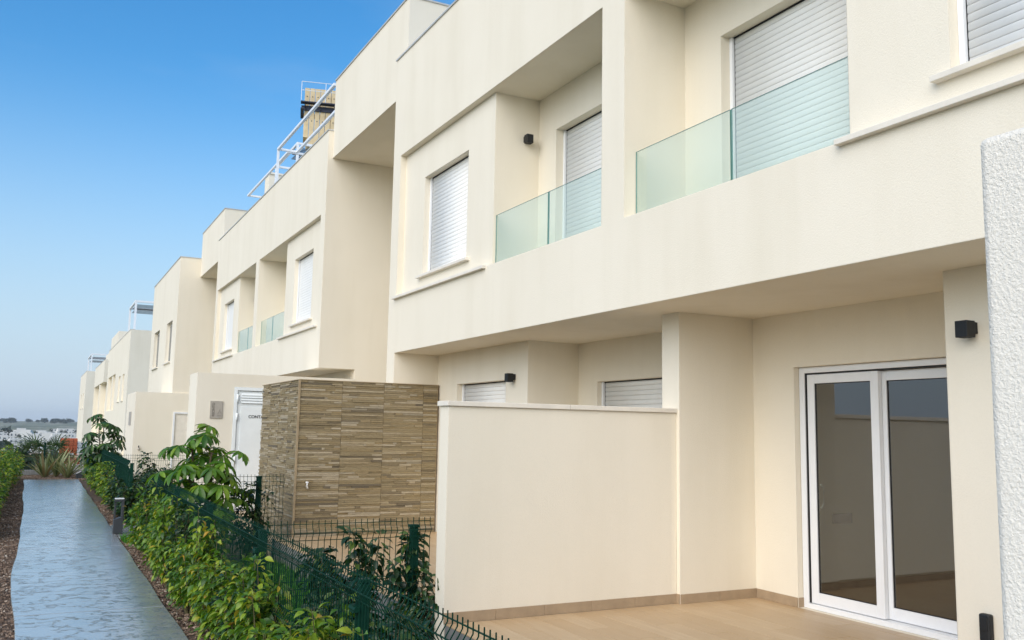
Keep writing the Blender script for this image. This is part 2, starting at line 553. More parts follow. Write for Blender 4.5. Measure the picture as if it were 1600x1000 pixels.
# terraces: slab with timber-look tiles
def terrace(x0, x1, y0, y1, detail):
    t = link('terrace', None, kind='structure')
    MB().box(x0, x1, y0, y1, -2.2, FLOOR - .010).build('terrace_slab', M['concrete_kerb'], t)
    MB().box(x0 + .004, x1 - .004, y0 + .004, y1 - .004, FLOOR - .010, FLOOR - .0035).build('grout_bed', M['grout'], t)
    pw, pl = .2, 1.2
    me = {}
    row = 0; x = x0 + .002
    while x < x1 - .03:
        w = min(pw, x1 - x) - .003
        y = y0 - (row * .43) % pl
        while y < y1:
            a, b = max(y, y0 + .003), min(y + pl - .003, y1 - .003)
            if b - a > .05:
                key = (round(w, 3), round(b - a, 3))
                if key not in me:
                    mb = MB().box(-w / 2, w / 2, -(b - a) / 2, (b - a) / 2, -.008, 0)
                    o = mb.build('floor_tile', M['tile'], t, bevel=.0012)
                    me[key] = o.data; o.location = (x + w / 2, (a + b) / 2, FLOOR - .004 + .0)
                else: link('floor_tile', me[key], t, (x + w / 2, (a + b) / 2, FLOOR - .004 + random.uniform(-.0006, .0006)))
            y += pl
        x += pw; row += 1
terrace(3.06, 6.38, 1.285, 6.955, True)
terrace(3.06, 6.38, 7.155, 13.145, True)
t = link('terrace', None, kind='structure')
MB().box(3.06, 6.38, 18.42, 30.3, -2.2, FLOOR).build('terrace_slab', M['tile'], t)
MB().box(3.32, 7.59, 15.63, 17.44, -2.2, FLOOR).build('passage_floor', M['tile'], t)

# ================================================================== HOUSES
def slat_mesh(length, pitch, name):
    """one rolled aluminium slat: bowed outwards, with a small lip at its foot"""
    h = pitch
    prof = [(0, h * .5), (-.0026, h * .44), (-.0046, h * .18), (-.0050, -.04 * h), (-.0043, -.28 * h), (-.0018, -.45 * h), (0, -.497 * h)]
    V = [(x, s * length / 2, z) for s in (-1, 1) for x, z in prof]
    n = len(prof)
    F = [(i, i + 1, n + i + 1, n + i) for i in range(n - 1)] + [(n - 1, 0, n, 2 * n - 1), tuple(range(n))[::-1], tuple(range(n, 2 * n))]
    me = mesh_of(name, V, F, M['slat'])
    for p_ in list(me.polygons)[:n - 1]: p_.use_smooth = True
    return me

def shutter_window(root, x_face, x_back, y0, y1, z0, z1, pitch=.0585, single=True, name='window'):
    """frame, guide rails and a lowered roller shutter inside an opening; looks towards -X"""
    y0, y1 = min(y0, y1), max(y0, y1)
    xs_ = x_back - .045
    m = MB()
    m.box(xs_ - .03, x_back - .002, y0 + .002, y0 + .042, z0 + .002, z1 - .002)
    m.box(xs_ - .03, x_back - .002, y1 - .042, y1 - .002, z0 + .002, z1 - .002)
    m.box(xs_ + .02, x_back - .003, y0 + .042, y1 - .042, z0 + .002, z1 - .002)
    w = m.build(name, M['pvc'], root)
    MB().box(xs_ - .012, xs_ + .015, y0 + .043, y1 - .043, z1 - .012, z1 - .003).build('shutter_slot', M['gasket'], w)
    for yy in (y0 + .042, y1 - .050):
        MB().box(xs_ - .002, xs_ + .014, yy + .002, yy + .006, z0 + .003, z1 - .012).build('guide_brush', M['gasket'], w)
    n = int((z1 - .012 - z0) / pitch)
    L = (y1 - y0) - .104
    if single:
        me = slat_mesh(L, pitch, 'shutter_slat')
        for i in range(n + 1):
            z = z1 - .014 - pitch * (i + .5)
            if z < z0 + pitch * .4: break
            link('shutter_slat', me, w, Vector((xs_ + .002, (y0 + y1) / 2, z)) - Vector(root.location) - Vector(w.location))
    else:
        V, F = [], []
        me0 = slat_mesh(L, pitch, 'tmp')
        for i in range(n + 1):
            z = z1 - .014 - pitch * (i + .5)
            if z < z0 + pitch * .4: break
            b = len(V)
            V += [(v.co.x, v.co.y, v.co.z + z) for v in me0.vertices]
            F += [tuple(q + b for q in p_.vertices) for p_ in me0.polygons]
        me = mesh_of('shutter', V, F, M['slat'])
        link('shutter', me, w, Vector((xs_ + .002, (y0 + y1) / 2, 0)) - Vector(root.location) - Vector(w.location), kind='stuff')
    return w

def glass_panel(root, y0, y1, x=4.985, z0=2.056, z1=2.735, t=.016):
    y0, y1 = min(y0, y1), max(y0, y1)
    m = MB().box(x, x + t, y0, y1, z0, z1)
    o = m.build('glass_panel', [M['glass_rail'], M['glass_edge']], root)
    for p_ in o.data.polygons:
        if abs(p_.normal.x) < .5: p_.material_index = 1
    return o

def house(Mid, s, label, fin=None, joint_v=1.25, detail=True, room=False):
    Y = lambda v: Mid + s * v
    root = thing('house', (4.85, Y(3.2), FLOOR), label, 'house', 'cream semi-detached houses in the terrace')
    def O(sg, x0, x1, v0, v1, z0, z1):
        a, b = sorted((Y(v0), Y(v1))); return (sg, x0, x1, a, b, z0, z1)
    E = 6.4
    ops = [O(1, 4.85, 12, 0, E, 1.18, 6.08), O(-1, 5.05, 11.8, 0, 6.2, 5.35, 6.08),
           O(1, 5.6, 12, 3.06, E, -2.2, 1.18), O(1, 6.38, 12, 0, 3.06, -2.2, 1.18),
           O(-1, 4.6, 4.95, .2, 6.07, 2.06, 4.37),
           O(-1, 4.9, 5.6, .2, 2.85, 2.06, 4.37), O(-1, 5.08, 5.6, .2, 2.85, 1.65, 2.06),
           O(-1, 5.5, 5.78, .75, 2.4, 1.65, 3.85),
           O(-1, 4.9, 5.11, 3.66, 5.24, 2.30, 3.82),
           O(-1, 5.5, 5.76, 3.68, 5.30, -.60, .69),
           O(-1, 6.3, 6.52 if not room else 6.62, .84, 2.60, FLOOR, .655)]
    if s > 0: ops.append(O(1, 4.85, 5.6, 6.06, E, -2.2, 1.18))
    if fin: ops.append((1, 5.44, 6.38, fin[0], fin[1], -2.2, 1.18))
    if room: ops.append(O(-1, 6.62, 9.9, .3, 5.0, FLOOR, 1.0))
    carved('wall', ops, M['stucco'], root, open_planes=((1, round(Mid, 4)),))
    # roof-edge flashing
    a, b = sorted((Y(0), Y(E + .015)))
    MB().box(4.832, 5.07, a + .001, b - .001, 6.081, 6.108).build('roof_coping', M['metal_edge'], root)
    MB().box(5.071, 12, *sorted((Y(E - .22), Y(E + .015))), 6.081, 6.108).build('roof_coping', M['metal_edge'], root)
    # ledge under the bay, sill under its window
    MB().box(4.795, 4.953, *sorted((Y(2.84), Y(6.13))), 2.030, 2.072).build('stone_ledge', M['coping'], root, bevel=.004)
    MB().box(4.885, 5.09, *sorted((Y(3.55), Y(5.36))), 2.262, 2.303).build('window_sill', M['coping'], root, bevel=.004)
    shutter_window(root, 4.95, 5.11, Y(3.66), Y(5.24), 2.303, 3.82, single=detail)
    shutter_window(root, 5.6, 5.78, Y(.75), Y(2.4), 1.65, 3.85, single=detail, name='balcony_door')
    shutter_window(root, 5.6, 5.76, Y(3.68), Y(5.30), -.60, .69, single=detail)
    if not room: shutter_window(root, 6.38, 6.52, Y(.84), Y(2.60), FLOOR, .655, single=detail, name='terrace_door')
    glass_panel(root, Y(.205), Y(joint_v - .008))
    glass_panel(root, Y(joint_v + .008), Y(2.845))
    return root

H1, H2 = 7.2, 24.0
hb = house(H1, -1, 'nearest cream house, over the tiled terrace with the white sliding door', fin=(6.915, 7.185), joint_v=1.57, room=True)
ha = house(H1, 1, 'cream house with the balcony right behind the brown stone wall', joint_v=1.51)
hc = house(H2, -1, 'cream house whose blank end wall closes the shaded gap beside the tower', fin=(23.7, 23.97), joint_v=1.5, detail=False)
hd = house(H2, 1, 'cream house in the middle distance left of the two small balconies', joint_v=1.5, detail=False)

# -------- sliding door and room of the nearest house
def sliding_door(root):
    y0, y1, z0, z1 = 4.605, 6.355, FLOOR + .002, .652
    x0 = 6.44
    m = MB()
    m.box(x0, x0 + .14, y1 - .065, y1, z0, z1).box(x0, x0 + .14, y0, y0 + .065, z0, z1)
    m.box(x0, x0 + .14, y0 + .065, y1 - .065, z1 - .055, z1).box(x0 - .01, x0 + .14, y0 + .065, y1 - .065, z0, z0 + .045)
    d = m.build('sliding_door', M['pvc'], root, bevel=.004)
    MB().box(x0 + .012, x0 + .10, y1 - .0745, y1 - .0655, z0 + .05, z1 - .056).build('door_seal', M['gasket'], d)
    MB().box(x0 + .012, x0 + .05, y0 + .066, y1 - .08, z1 - .066, z1 - .0555).build('door_seal', M['gasket'], d)
    def sash(xa, ya, yb):
        za, zb, w = z0 + .05, z1 - .07, .085
        m = MB()
        m.box(xa, xa + .045, ya, ya + w, za, zb).box(xa, xa + .045, yb - w, yb, za, zb)
        m.box(xa, xa + .045, ya + w, yb - w, za, za + .10).box(xa, xa + .045, ya + w, yb - w, zb - w, zb)
        m.build('sash', M['pvc'], d, bevel=.004)
        g = MB()
        a, b, c, e = ya + w, yb - w, za + .10, zb - w
        g.box(xa + .012, xa + .03, a + .0005, a + .007, c, e).box(xa + .012, xa + .03, b - .007, b - .0005, c, e)
        g.box(xa + .012, xa + .03, a + .007, b - .007, c + .0005, c + .007).box(xa + .012, xa + .03, a + .007, b - .007, e - .007, e - .0005)
        g.build('glazing_gasket', M['gasket'], d)
        MB().box(xa + .018, xa + .024, a + .003, b - .003, c + .003, e - .003).build('glass_pane', M['glass_door'], d)
    sash(x0 + .022, 5.455, 6.275)
    sash(x0 + .075, 4.665, 5.50)
    yh = 6.19
    MB().tube([(x0 + .05, yh - .03, -.44), (x0 + .085, yh - .03, -.48), (x0 + .085, yh - .03, -.62), (x0 + .05, yh - .03, -.66)], .009, 8).build('handle', M['pvc'], d, smooth=True)
    return d
sliding_door(hb)
MB().box(6.625, 9.895, 2.205, 6.895, FLOOR + .001, FLOOR + .006).build('room_floor', M['int_floor'], hb)
MB().box(9.86, 9.898, 2.205, 6.895, FLOOR + .007, FLOOR + .08).build('skirting_board', M['skirting'], hb)
MB().box(6.64, 9.858, 6.876, 6.897, FLOOR + .007, FLOOR + .08).build('skirting_board', M['skirting'], hb)
MB().box(7.42, 7.70, 6.882, 6.898, -.90, -.80).build('socket_plate', M['window_dark'], hb)

def skirting(root, pts, h=.088, t=.012, step=.45):
    """tan ceramic skirting pieces along a wall foot; pts are the wall-face corners"""
    for (xa, ya), (xb, yb) in zip(pts, pts[1:]):
        L = math.hypot(xb - xa, yb - ya); n = max(1, round(L / step))
        dx, dy = (xb - xa) / L, (yb - ya) / L
        nx, ny = dy, -dx                      # outward side
        for i in range(n):
            a, b = i * L / n + .0015, (i + 1) * L / n - .0015
            q = [(xa + dx * a, ya + dy * a), (xa + dx * b, ya + dy * b)]
            q += [(q[1][0] + nx * t, q[1][1] + ny * t), (q[0][0] + nx * t, q[0][1] + ny * t)]
            MB().prism(q, 'z', FLOOR + .0005, FLOOR + h + random.uniform(-.0015, .0015)).build('skirting_tile', M['skirting'], root, bevel=.0015)
skirting(hb, [(5.44, 7.0), (5.44, 6.915), (6.38, 6.915), (6.38, 6.36)][0:1] + [(5.44, 6.915)], step=.2)
skirting(hb, [(5.44, 6.915), (6.38, 6.915)])
skirting(hb, [(6.38, 6.902), (6.38, 6.362)])
skirting(hb, [(6.38, 6.36), (6.50, 6.36)])
skirting(hb, [(5.6, 4.14), (5.6, 1.30)])

# -------- dividing wall between the two terraces
gw = thing('garden_wall', (4.25, 7.06, FLOOR), 'low cream dividing wall with pale coping between the two terraces', 'wall')
MB().box(3.05, 5.438, 6.965, 7.15, -2.2, .200).build('wall', M['stucco'], gw)
for a, b in ((3.03, 4.235), (4.238, 5.438)):
    MB().box(a, b, 6.943, 7.172, .201, .243).build('coping', M['coping'], gw, bevel=.004)
skirting(gw, [(3.05, 6.965), (5.43, 6.965)])

# -------- gate wall of the near passage, close to the viewer on the right
nw = thing('gate_wall', (2.6, .6, -1.85), 'tall rough white stucco wall at the right edge, nearest of all', 'wall')
V, F = carve([(1, 1.87, 4.84, .15, 1.28, -2.2, .69)])
mm = MB(); mm.V, mm.F = V, F
mm.build('wall', M['stucco_rough'], nw, bevel=.018)

# -------- split-stone wall of the entrance
sw = thing('stone_wall', (4.4, 14.4, FLOOR), 'brown split-stone clad wall beside the entrance passage', 'wall')
MB().box(3.372, 5.578, 13.172, 15.62, -2.2, .678).build('wall_core', M['stone_joint'], sw)
strips = []
def clad(axis, a0, a1, cols):
    edges = cols
    rows = 76; z0 = FLOOR; h = (.69 - z0) / rows
    for c0, c1 in zip(edges, edges[1:]):
        for r in range(rows):
            # within a panel the strips break once or twice at random points
            cuts = [c0 + .002]
            k_ = rng.integers(0, 4)
            cuts += sorted(rng.uniform(c0 + .08, c1 - .08, k_).tolist()) if c1 - c0 > .3 else []
            cuts += [c1 - .002]
            for u0, u1 in zip(cuts, cuts[1:]):
                if u1 - u0 < .03: continue
                pr = rng.uniform(.004, .022)
                strips.append((axis, u0 + .0006, u1 - .0006, z0 + r * h + .0012, z0 + (r + 1) * h - .0008 - rng.uniform(0, .003), pr))
clad('y', 3.36, 5.58, [3.35, 4.01, 4.67, 5.32, 5.565])
clad('x', 13.16, 15.62, [13.16, 13.77, 14.39, 15.0, 15.62])
order = sorted(range(len(strips)), key=lambda i: -(strips[i][2] - strips[i][1]) * (1.0 if strips[i][0] == 'y' else .55))
rest = MB()
for rank, i in enumerate(order):
    ax_, u0, u1, za, zb, pr = strips[i]
    m = MB() if rank < 300 else rest
    if ax_ == 'y': m.box(u0, u1, 13.171 - pr, 13.171, za, zb)
    else: m.box(3.371 - pr, 3.371, u0, u1, za, zb)
    if rank < 300: m.build('stone_strip', M['stone'], sw)
rest.build('stone_cladding', M['stone'], sw, kind='stuff')
MB().box(3.342, 3.372, 13.142, 13.172, FLOOR, .69).build('corner_trim', M['stone_joint'], sw)
MB().box(3.345, 5.578, 13.145, 15.62, .6905, .702).build('cap', M['stone_joint'], sw)
t = thing('hose_tap', (3.52, 13.15, -.86), 'small steel tap on the stone wall near its corner', 'tap')
MB().tube([(3.52, 13.165, -.86), (3.52, 13.08, -.86), (3.52, 13.06, -.89)], .016, 8).build('spout', M['plaque'], t, smooth=True)
MB().tube([(3.52, 13.10, -.86), (3.52, 13.10, -.81)], .010, 6).build('valve', M['pvc'], t, smooth=True)
MB().tube([(3.50, 13.10, -.80), (3.54, 13.10, -.80)], .014, 6).build('handle', M['pvc'], t, smooth=True)

# -------- meter-room wall with the white door
mw = thing('meter_room', (4.0, 17.9, FLOOR), 'low cream meter room with a white steel door behind the stone wall', 'meter room')
carved('wall', [(1, 2.54, 5.55, 17.45, 18.4, -2.2, .975), (-1, 3.22, 4.22, 17.4, 17.52, FLOOR, .73)], M['stucco'], mw)
m = MB()
m.box(3.222, 3.285, 17.435, 17.515, FLOOR, .728).box(4.155, 4.218, 17.435, 17.515, FLOOR, .728).box(3.285, 4.155, 17.435, 17.515, .665, .728)
dr = m.build('metal_door', M['door_white'], mw, bevel=.004)
m = MB().box(3.292, 4.150, 17.462, 17.512, FLOOR + .01, .655)
m.box(3.36, 4.09, 17.452, 17.461, FLOOR + .12, .36)
m.build('door_leaf', M['door_white'], dr, bevel=.003)
MB().box(3.36, 4.09, 17.452, 17.4615, .43, .62).build('louvre_recess', M['gasket'], dr)
for z in (.455, .505, .555, .60):
    MB().prism([(17.452, z - .018), (17.430, z - .024), (17.4515, z + .020)], 'x', 3.355, 4.095).build('louvre_slat', M['door_white'], dr)
for z in (.52, .17, -.62, -1.25):
    MB().tube([(3.288, 17.425, z - .07), (3.288, 17.425, z + .07)], .014, 8).build('hinge', M['door_white'], dr, smooth=True)
o = text_obj('lettering', 'CONTADORES', .078, M['ink'], None, (0, 0, 0), (R(90), 0, 0), .0008)
o.parent = dr; o.location = Vector((3.505, 17.4505, .150)) - Vector(mw.location) - Vector(dr.location)
o.data.materials.clear(); o.data.materials.append(M['ink'])

pq = thing('plaque', (2.91, 17.44, .30), 'bronze plaque on the wall left of the white steel door', 'sign')
MB().box(2.795, 3.020, 17.428, 17.449, .135, .455).build('plate', M['plaque'], pq, bevel=.003)
o = text_obj('lettering', 'RECINTO', .060, M['plaque_ink'], pq, (-.033, -.0125, -.135), (R(90), R(-90), 0), .0006)
m = MB()
m.tube([(2.935, 17.426, .215), (2.968, 17.426, .275), (3.000, 17.426, .215)], .003, 5).tube([(2.925, 17.426, .180), (3.005, 17.426, .180)], .003, 5)
m.tube([(2.968, 17.426, .275), (2.968, 17.426, .292), (2.980, 17.426, .296)], .003, 5)
m.build('emblem', M['plaque_ink'], pq)

# -------- stair towers bridging the gaps
def tower(y0, y1, label):
    t = thing('stair_tower', (5.6, (y0 + y1) / 2, FLOOR), label, 'tower', 'stair towers between the houses')
    carved('wall', [(1, 4.95, 9.5, y0, y1, 5.5, 7.15), (-1, 5.15, 9.3, y0 + .2, y1 - .2, 6.9, 7.15)], M['stucco'], t)
    m = MB().box(4.932, 5.17, y0 - .018, y1, 7.151, 7.178).box(5.171, 9.5, y0 - .018, y0 + .22, 7.151, 7.178)
    m.build('roof_coping', M['metal_edge'], t)
    MB().box(7.6, 7.8, y0 + .26, y1 - .003, -2.2, 5.498).build('back_wall', M['stucco'], t)
    return t
tw1 = tower(13.38, 17.597, 'cream stair tower bridging the gap beside the nearest pair of houses')
tw2 = tower(30.2, 34.79, 'smaller-looking cream stair tower far left, beside the block with two slit windows')
MB().tube([(5.15, 16.4, .15), (5.9, 14.3, 1.25), (6.6, 13.9, 1.9)], .028, 8).build('handrail', M['white_steel'], tw1, smooth=True)
for q in ((5.15, 16.4, .15), (5.55, 15.3, .70), (5.9, 14.3, 1.25)):
    MB().tube([(q[0], q[1], -1.6), q], .018, 6).build('baluster', M['white_steel'], tw1)
m = MB()
for i in range(14): m.box(5.0, 6.4, 16.7 - i * .26, 16.96 - i * .26, -1.9, -1.5 + i * .17)
m.build('stairs', M['coping'], tw1)

# -------- block with two slit windows, and its low wall
eb = thing('end_house', (4.22, 39, FLOOR), 'plain pale house block with two narrow upper windows', 'house')
carved('wall', [(1, 4.22, 12, 34.8, 43.4, -2.2, 6.2), (-1, 4.42, 11.8, 35.0, 43.2, 5.5, 6.2),
                (-1, 4.1, 4.42, 36.05, 37.8, 2.38, 3.96), (-1, 4.1, 4.42, 40.15, 42.1, 2.38, 3.96)], M['stucco'], eb)
MB().box(4.20, 4.44, 34.782, 43.42, 6.201, 6.228).build('roof_coping', M['metal_edge'], eb)
MB().box(4.441, 12, 34.782, 35.02, 6.201, 6.228).build('roof_coping', M['metal_edge'], eb)
for a, b in ((36.05, 37.8), (40.15, 42.1)):
    w = MB().box(4.36, 4.418, a + .002, b - .002, 2.382, 3.958).build('window', M['pvc'], eb)
    MB().box(4.345, 4.359, a + .10, b - .10, 2.47, 3.88).build('pane', M['window_dark'], w)
    MB().box(4.15, 4.40, a - .08, b + .08, 2.335, 2.379).build('window_sill', M['coping'], eb)
lw = thing('garden_wall', (3.6, 36, FLOOR), 'low cream wall with a framed recess, second beyond the bronze plaque', 'wall')
carved('wall', [(1, 3.0, 5.9, 34.75, 38.2, -2.2, 1.15), (-1, 4.36, 5.8, 34.7, 34.83, FLOOR, .40)], M['stucco'], lw)
m = MB().box(4.30, 4.362, 34.715, 34.80, FLOOR, .462).box(4.362, 5.8, 34.715, 34.80, .402, .462)
m.build('door_frame', M['pvc'], lw)
MB().box(4.364, 5.8, 34.76, 34.826, FLOOR, .400).build('door_panel', M['coping'], lw)
MB().box(2.985, 2.999, 36.0, 36.9, -.05, .45).build('mail_slot', M['plaque'], lw)
t = thing('hose_tap', (3.2, 34.72, -.89), 'small dark tap low on the far cream wall', 'tap')
MB().tube([(3.2, 34.752, -.86), (3.2, 34.68, -.86), (3.2, 34.66, -.93)], .03, 8).build('spout', M['plaque'], t, smooth=True)
MB().tube([(3.2, 34.69, -.83), (3.2, 34.69, -.76)], .02, 6).build('valve', M['black'], t, smooth=True)

# -------- the far row
def far_house(ops, base, label, wins, parapet):
    t = thing('row_house', base, label, 'house')
    carved('wall', ops, M['stucco'], t)
    for (x, a, b, z0, z1) in wins:
        w = MB().box(x + .10, x + .16, a + .002, b - .002, z0 + .002, z1 - .002).build('window', M['pvc'], t)
        MB().box(x + .085, x + .099, a + .12, b - .12, z0 + .1, z1 - .1).build('pane', M['window_dark'], w)
        MB().box(x - .26, x + .1, a - .08, b + .08, z0 - .05, z0 - .002).build('window_sill', M['coping'], t)
    for (x, y0, y1, z) in parapet:
        MB().box(x - .02, x + .24, y0, y1, z + .001, z + .03).build('roof_coping', M['metal_edge'], t)
    return t
far_house([(1, 4.85, 12, 62.8, 83.4, -2.3, 6.1), (-1, 5.05, 11.8, 63, 83.2, 5.5, 6.1), (1, 4.86, 8, 73.9, 81.6, 5.5, 7.0),
           (-1, 4.7, 5.05, 65.6, 67.0, 1.55, 3.35), (-1, 4.7, 5.05, 68.9, 70.6, 1.55, 3.35), (-1, 4.7, 5.35, 73.9, 82.0, 1.0, 3.75),
           (1, 4.9, 5.35, 77.2, 78.4, 1.0, 3.75), (-1, 4.7, 5.3, 58, 63.9, -2, -1.0)],
          (4.85, 73, FLOOR), 'far white house with the roof pergola, right of the far umbrella tree',
          [(5.05, 65.6, 67.0, 1.55, 3.35), (5.05, 68.9, 70.6, 1.55, 3.35), (5.35, 73.95, 77.15, 1.0, 3.75), (5.35, 78.45, 81.95, 1.0, 3.75)],
          [(4.85, 62.8, 83.4, 6.1)])
far_house([(1, 4.85, 12, 88.5, 104, -2.3, 5.7), (-1, 5.05, 11.8, 88.7, 103.8, 5.1, 5.7), (1, 5.6, 8, 93, 101, 5.1, 6.9),
           (-1, 4.7, 5.4, 88.4, 103.5, -1, 3.7), (1, 4.9, 5.4, 94.2, 95.6, -1, 3.7)],
          (4.85, 96, FLOOR), 'second far white house with an overhanging upper storey',
          [(5.4, 89.5, 93.5, .4, 3.2), (5.4, 96.5, 102, .4, 3.2)], [(4.85, 88.5, 104, 5.7)])
far_house([(1, 4.6, 12, 118.6, 136, -2.3, 6.2), (-1, 4.8, 11.8, 118.8, 135.8, 5.6, 6.2), (-1, 4.5, 4.8, 122, 124, 1.8, 3.6), (-1, 4.5, 4.8, 128, 130, 1.8, 3.6)],
          (4.6, 127, FLOOR), 'farthest white house, last of the row against the sky',
          [(4.8, 122, 124, 1.8, 3.6), (4.8, 128, 130, 1.8, 3.6)], [(4.6, 118.6, 136, 6.2)])

# -------- rooftop things
def pergola(x0, x1, y0, y1, zf, zt, label, w=.10, posts=((0, 0), (0, 1), (1, 0), (1, 1)), cloth=None, rafters=0):
    t = thing('pergola', ((x0 + x1) / 2, (y0 + y1) / 2, zf), label, 'pergola', 'white steel pergolas on the roofs')
    for x in (x0, x1): MB().box(x, x + w, y0, y1, zt - w, zt).build('beam', M['white_steel'], t, bevel=.006)
    for y in (y0, y1 - w): MB().box(x0 + w, x1, y + .002, y + w - .002, zt - w + .002, zt - .002).build('beam', M['white_steel'], t, bevel=.006)
    for i in range(rafters):
        y = y0 + (i + 1) * (y1 - y0) / (rafters + 1)
        MB().box(x0 + w, x1, y, y + w, zt - w + .002, zt - .002).build('beam', M['white_steel'], t, bevel=.006)
    for i, j in posts:
        MB().box((x1 if i else x0) + .003, (x1 if i else x0) + w - .003, (y1 - w if j else y0) + .003, (y1 if j else y0 + w) - .003, zf, zt - w - .001).build('post', M['white_steel'], t)
    if cloth:
        a, b, dz = cloth
        m = MB(); n = 12
        for i in range(n):
            u0, u1 = a + (b - a) * i / n, a + (b - a) * (i + 1) / n
            zz = zt - w - .03 - dz * (i % 2)
            m.box(x0 + w + .02, x1 - .02, u0, u1, zz - .012, zz)
        m.build('awning', M['awning'], t)
        return t
    return t
pergola(5.10, 5.60, 18.3, 23.55, 5.35, 7.40, 'tall white pergola frame on the roof beside the crane counterweights', .065, posts=((0, 1),))
pergola(5.40, 5.95, 23.62, 28.95, 5.35, 7.40, 'lower white pergola frame on the roof edge, farther left', .06, posts=((1, 0),))
pergola(5.95, 6.55, 24.9, 27.6, 5.35, 8.10, 'small white pergola with a folded grey awning behind the roof edge', .07, cloth=(25.1, 25.9, .12), posts=((0, 0), (0, 1)))
pergola(5.20, 7.6, 65.6, 70.2, 5.5, 8.4, 'white pergola with grey awning on the far white house', .14, cloth=(66.6, 69.8, .25))
pergola(5.3, 8, 83.9, 88.0, 5.1, 7.6, 'white pergola half hidden behind the far roof tower', .13, cloth=(85, 87.8, .3))
pergola(5.0, 7.6, 119.6, 128, 5.6, 8.4, 'white pergola with grey awning on the farthest house', .16, cloth=(123, 127.5, .4))
t = thing('chimney', (6.2, 28.8, 5.35), 'square cream chimney block on the roof under the white rail', 'chimney')
carved('wall', [(1, 5.97, 6.42, 28.5, 29.1, 5.35, 8.06), (-1, 6.05, 6.34, 28.4, 28.62, 7.25, 7.65)], M['stucco'], t)
MB().box(5.93, 6.46, 28.46, 29.14, 8.061, 8.12).build('cap', M['coping'], t)

# -------- tower crane counter-jib behind the roofs
cx, cy = 13.1, 53.4
ct = thing('tower_crane', (cx, cy, -2.2), 'tower crane end with tan counterweight slabs above the roof', 'crane', None, -.25)
for i in range(9):
    zlo = 17.72 if i in (0, 3, 4, 5, 6, 7, 8) else 17.45
    prof = [(cx + i * .325, zlo + .02), (cx + i * .325 + .30, zlo), (cx + i * .325 + .30, 20.9), (cx + i * .325, 20.9)]
    MB().prism(prof, 'y', cy, cy + 1.3).build('counterweight_slab', M['wood_slab'], ct, bevel=.02)
    for z in (18.8, 20.35):
        MB().tube([(cx + i * .325 + .15, cy + .02, z), (cx + i * .325 + .15, cy - .012, z)], .035, 8).build('lifting_bolt', M['crane_steel'], ct)
MB().tube([(cx + .5, cy - .01, 17.45), (cx + .5, cy + 1.3, 17.45)], .34, 14).build('ballast_drum', M['wood_slab'], ct, smooth=False)
m = MB().box(cx - .18, 24.2, cy - .10, cy - .02, 19.42, 19.72).box(cx - .18, 24.2, cy + 1.33, cy + 1.40, 19.42, 19.72)
m.box(cx - .22, cx + 9.0, cy - .55, cy - .101, 19.80, 19.86).box(cx - .22, cx - .02, cy - .5, cy + 1.4, 19.38, 19.44)
for i in range(12): m.tube([(cx + i * .9, cy - .5, 19.80), (cx + .1 + i * .9, cy - .1, 19.45)], .03, 5)
m.build('counter_jib', M['crane_steel'], ct)
m = MB()
for z in (20.55, 21.1): m.tube([(cx - .2, cy - .5, z), (24.0, cy - .5, z)], .022, 5)
for i in range(8): m.tube([(cx - .2 + i * 1.45, cy - .5, 19.86), (cx - .2 + i * 1.45, cy - .5, 21.1)], .020, 5)
m.build('handrail', M['white_steel'], ct)
m = MB(); x0, x1, y0, y1 = 22.3, 24.1, cy - .3, cy + 1.5
for x in (x0, x1):
    for y in (y0, y1): m.box(x, x + .16, y, y + .16, -2.2, 21.5)
for i in range(13):
    z = -2 + i * 1.8
    m.tube([(x0, y0, z), (x1, y0, z + 1.8)], .05, 5).tube([(x0, y1, z), (x0, y0, z + 1.8)], .05, 5).tube([(x1, y0, z), (x1, y1, z + 1.8)], .05, 5).tube([(x0, y1, z), (x1, y1, z + 1.8)], .05, 5)
m.build('mast', M['crane_steel'], ct)

# ================================================================== SMALL FIXTURES
def wall_lamp(x, y, z, face, label):
    """black up-down wall lamp; face = unit vector out of the wall"""
    t = thing('wall_lamp', (x, y, z), label, 'wall lamp', 'black cube wall lamps')
    fx, fy = face; px, py = -fy, fx
    def rect(d0, d1, w, z0, z1, off=0):
        xs_ = [x + fx * d + px * (q + off) for d in (d0, d1) for q in (-w, w)]
        ys_ = [y + fy * d + py * (q + off) for d in (d0, d1) for q in (-w, w)]
        return min(xs_), max(xs_), min(ys_), max(ys_), z0, z1
    MB().box(*rect(.040, .128, .046, z - .056, z + .058)).build('lamp_body', M['black'], t, bevel=.004)
    MB().box(*rect(.001, .041, .036, z - .028, z + .050)).build('bracket', M['black'], t, bevel=.002)
    MB().box(*rect(.058, .110, .030, z - .0585, z - .0562)).build('lens', M['gasket'], t)
    return t
wall_lamp(5.6, 3.925, .740, (-1, 0), 'black cube wall lamp right of the sliding door')
wall_lamp(5.6, 10.63, .705, (-1, 0), 'black cube wall lamp over the dividing wall, by a ground floor shutter')
wall_lamp(5.40, 10.05, 3.79, (0, -1), 'black cube wall lamp in the upper balcony corner')
wall_lamp(5.42, 26.85, 3.72, (0, -1), 'tiny black wall lamp in the farther balcony')
so_ = thing('outdoor_socket', (5.6, 3.90, -1.22), 'black outdoor socket box low on the wall beside the near wall', 'socket')
MB().box(5.548, 5.599, 3.868, 3.945, -1.31, -1.130).build('socket_box', M['black'], so_, bevel=.012)
MB().box(5.540, 5.5475, 3.880, 3.933, -1.235, -1.150).build('socket_flap', M['black'], so_, bevel=.003)

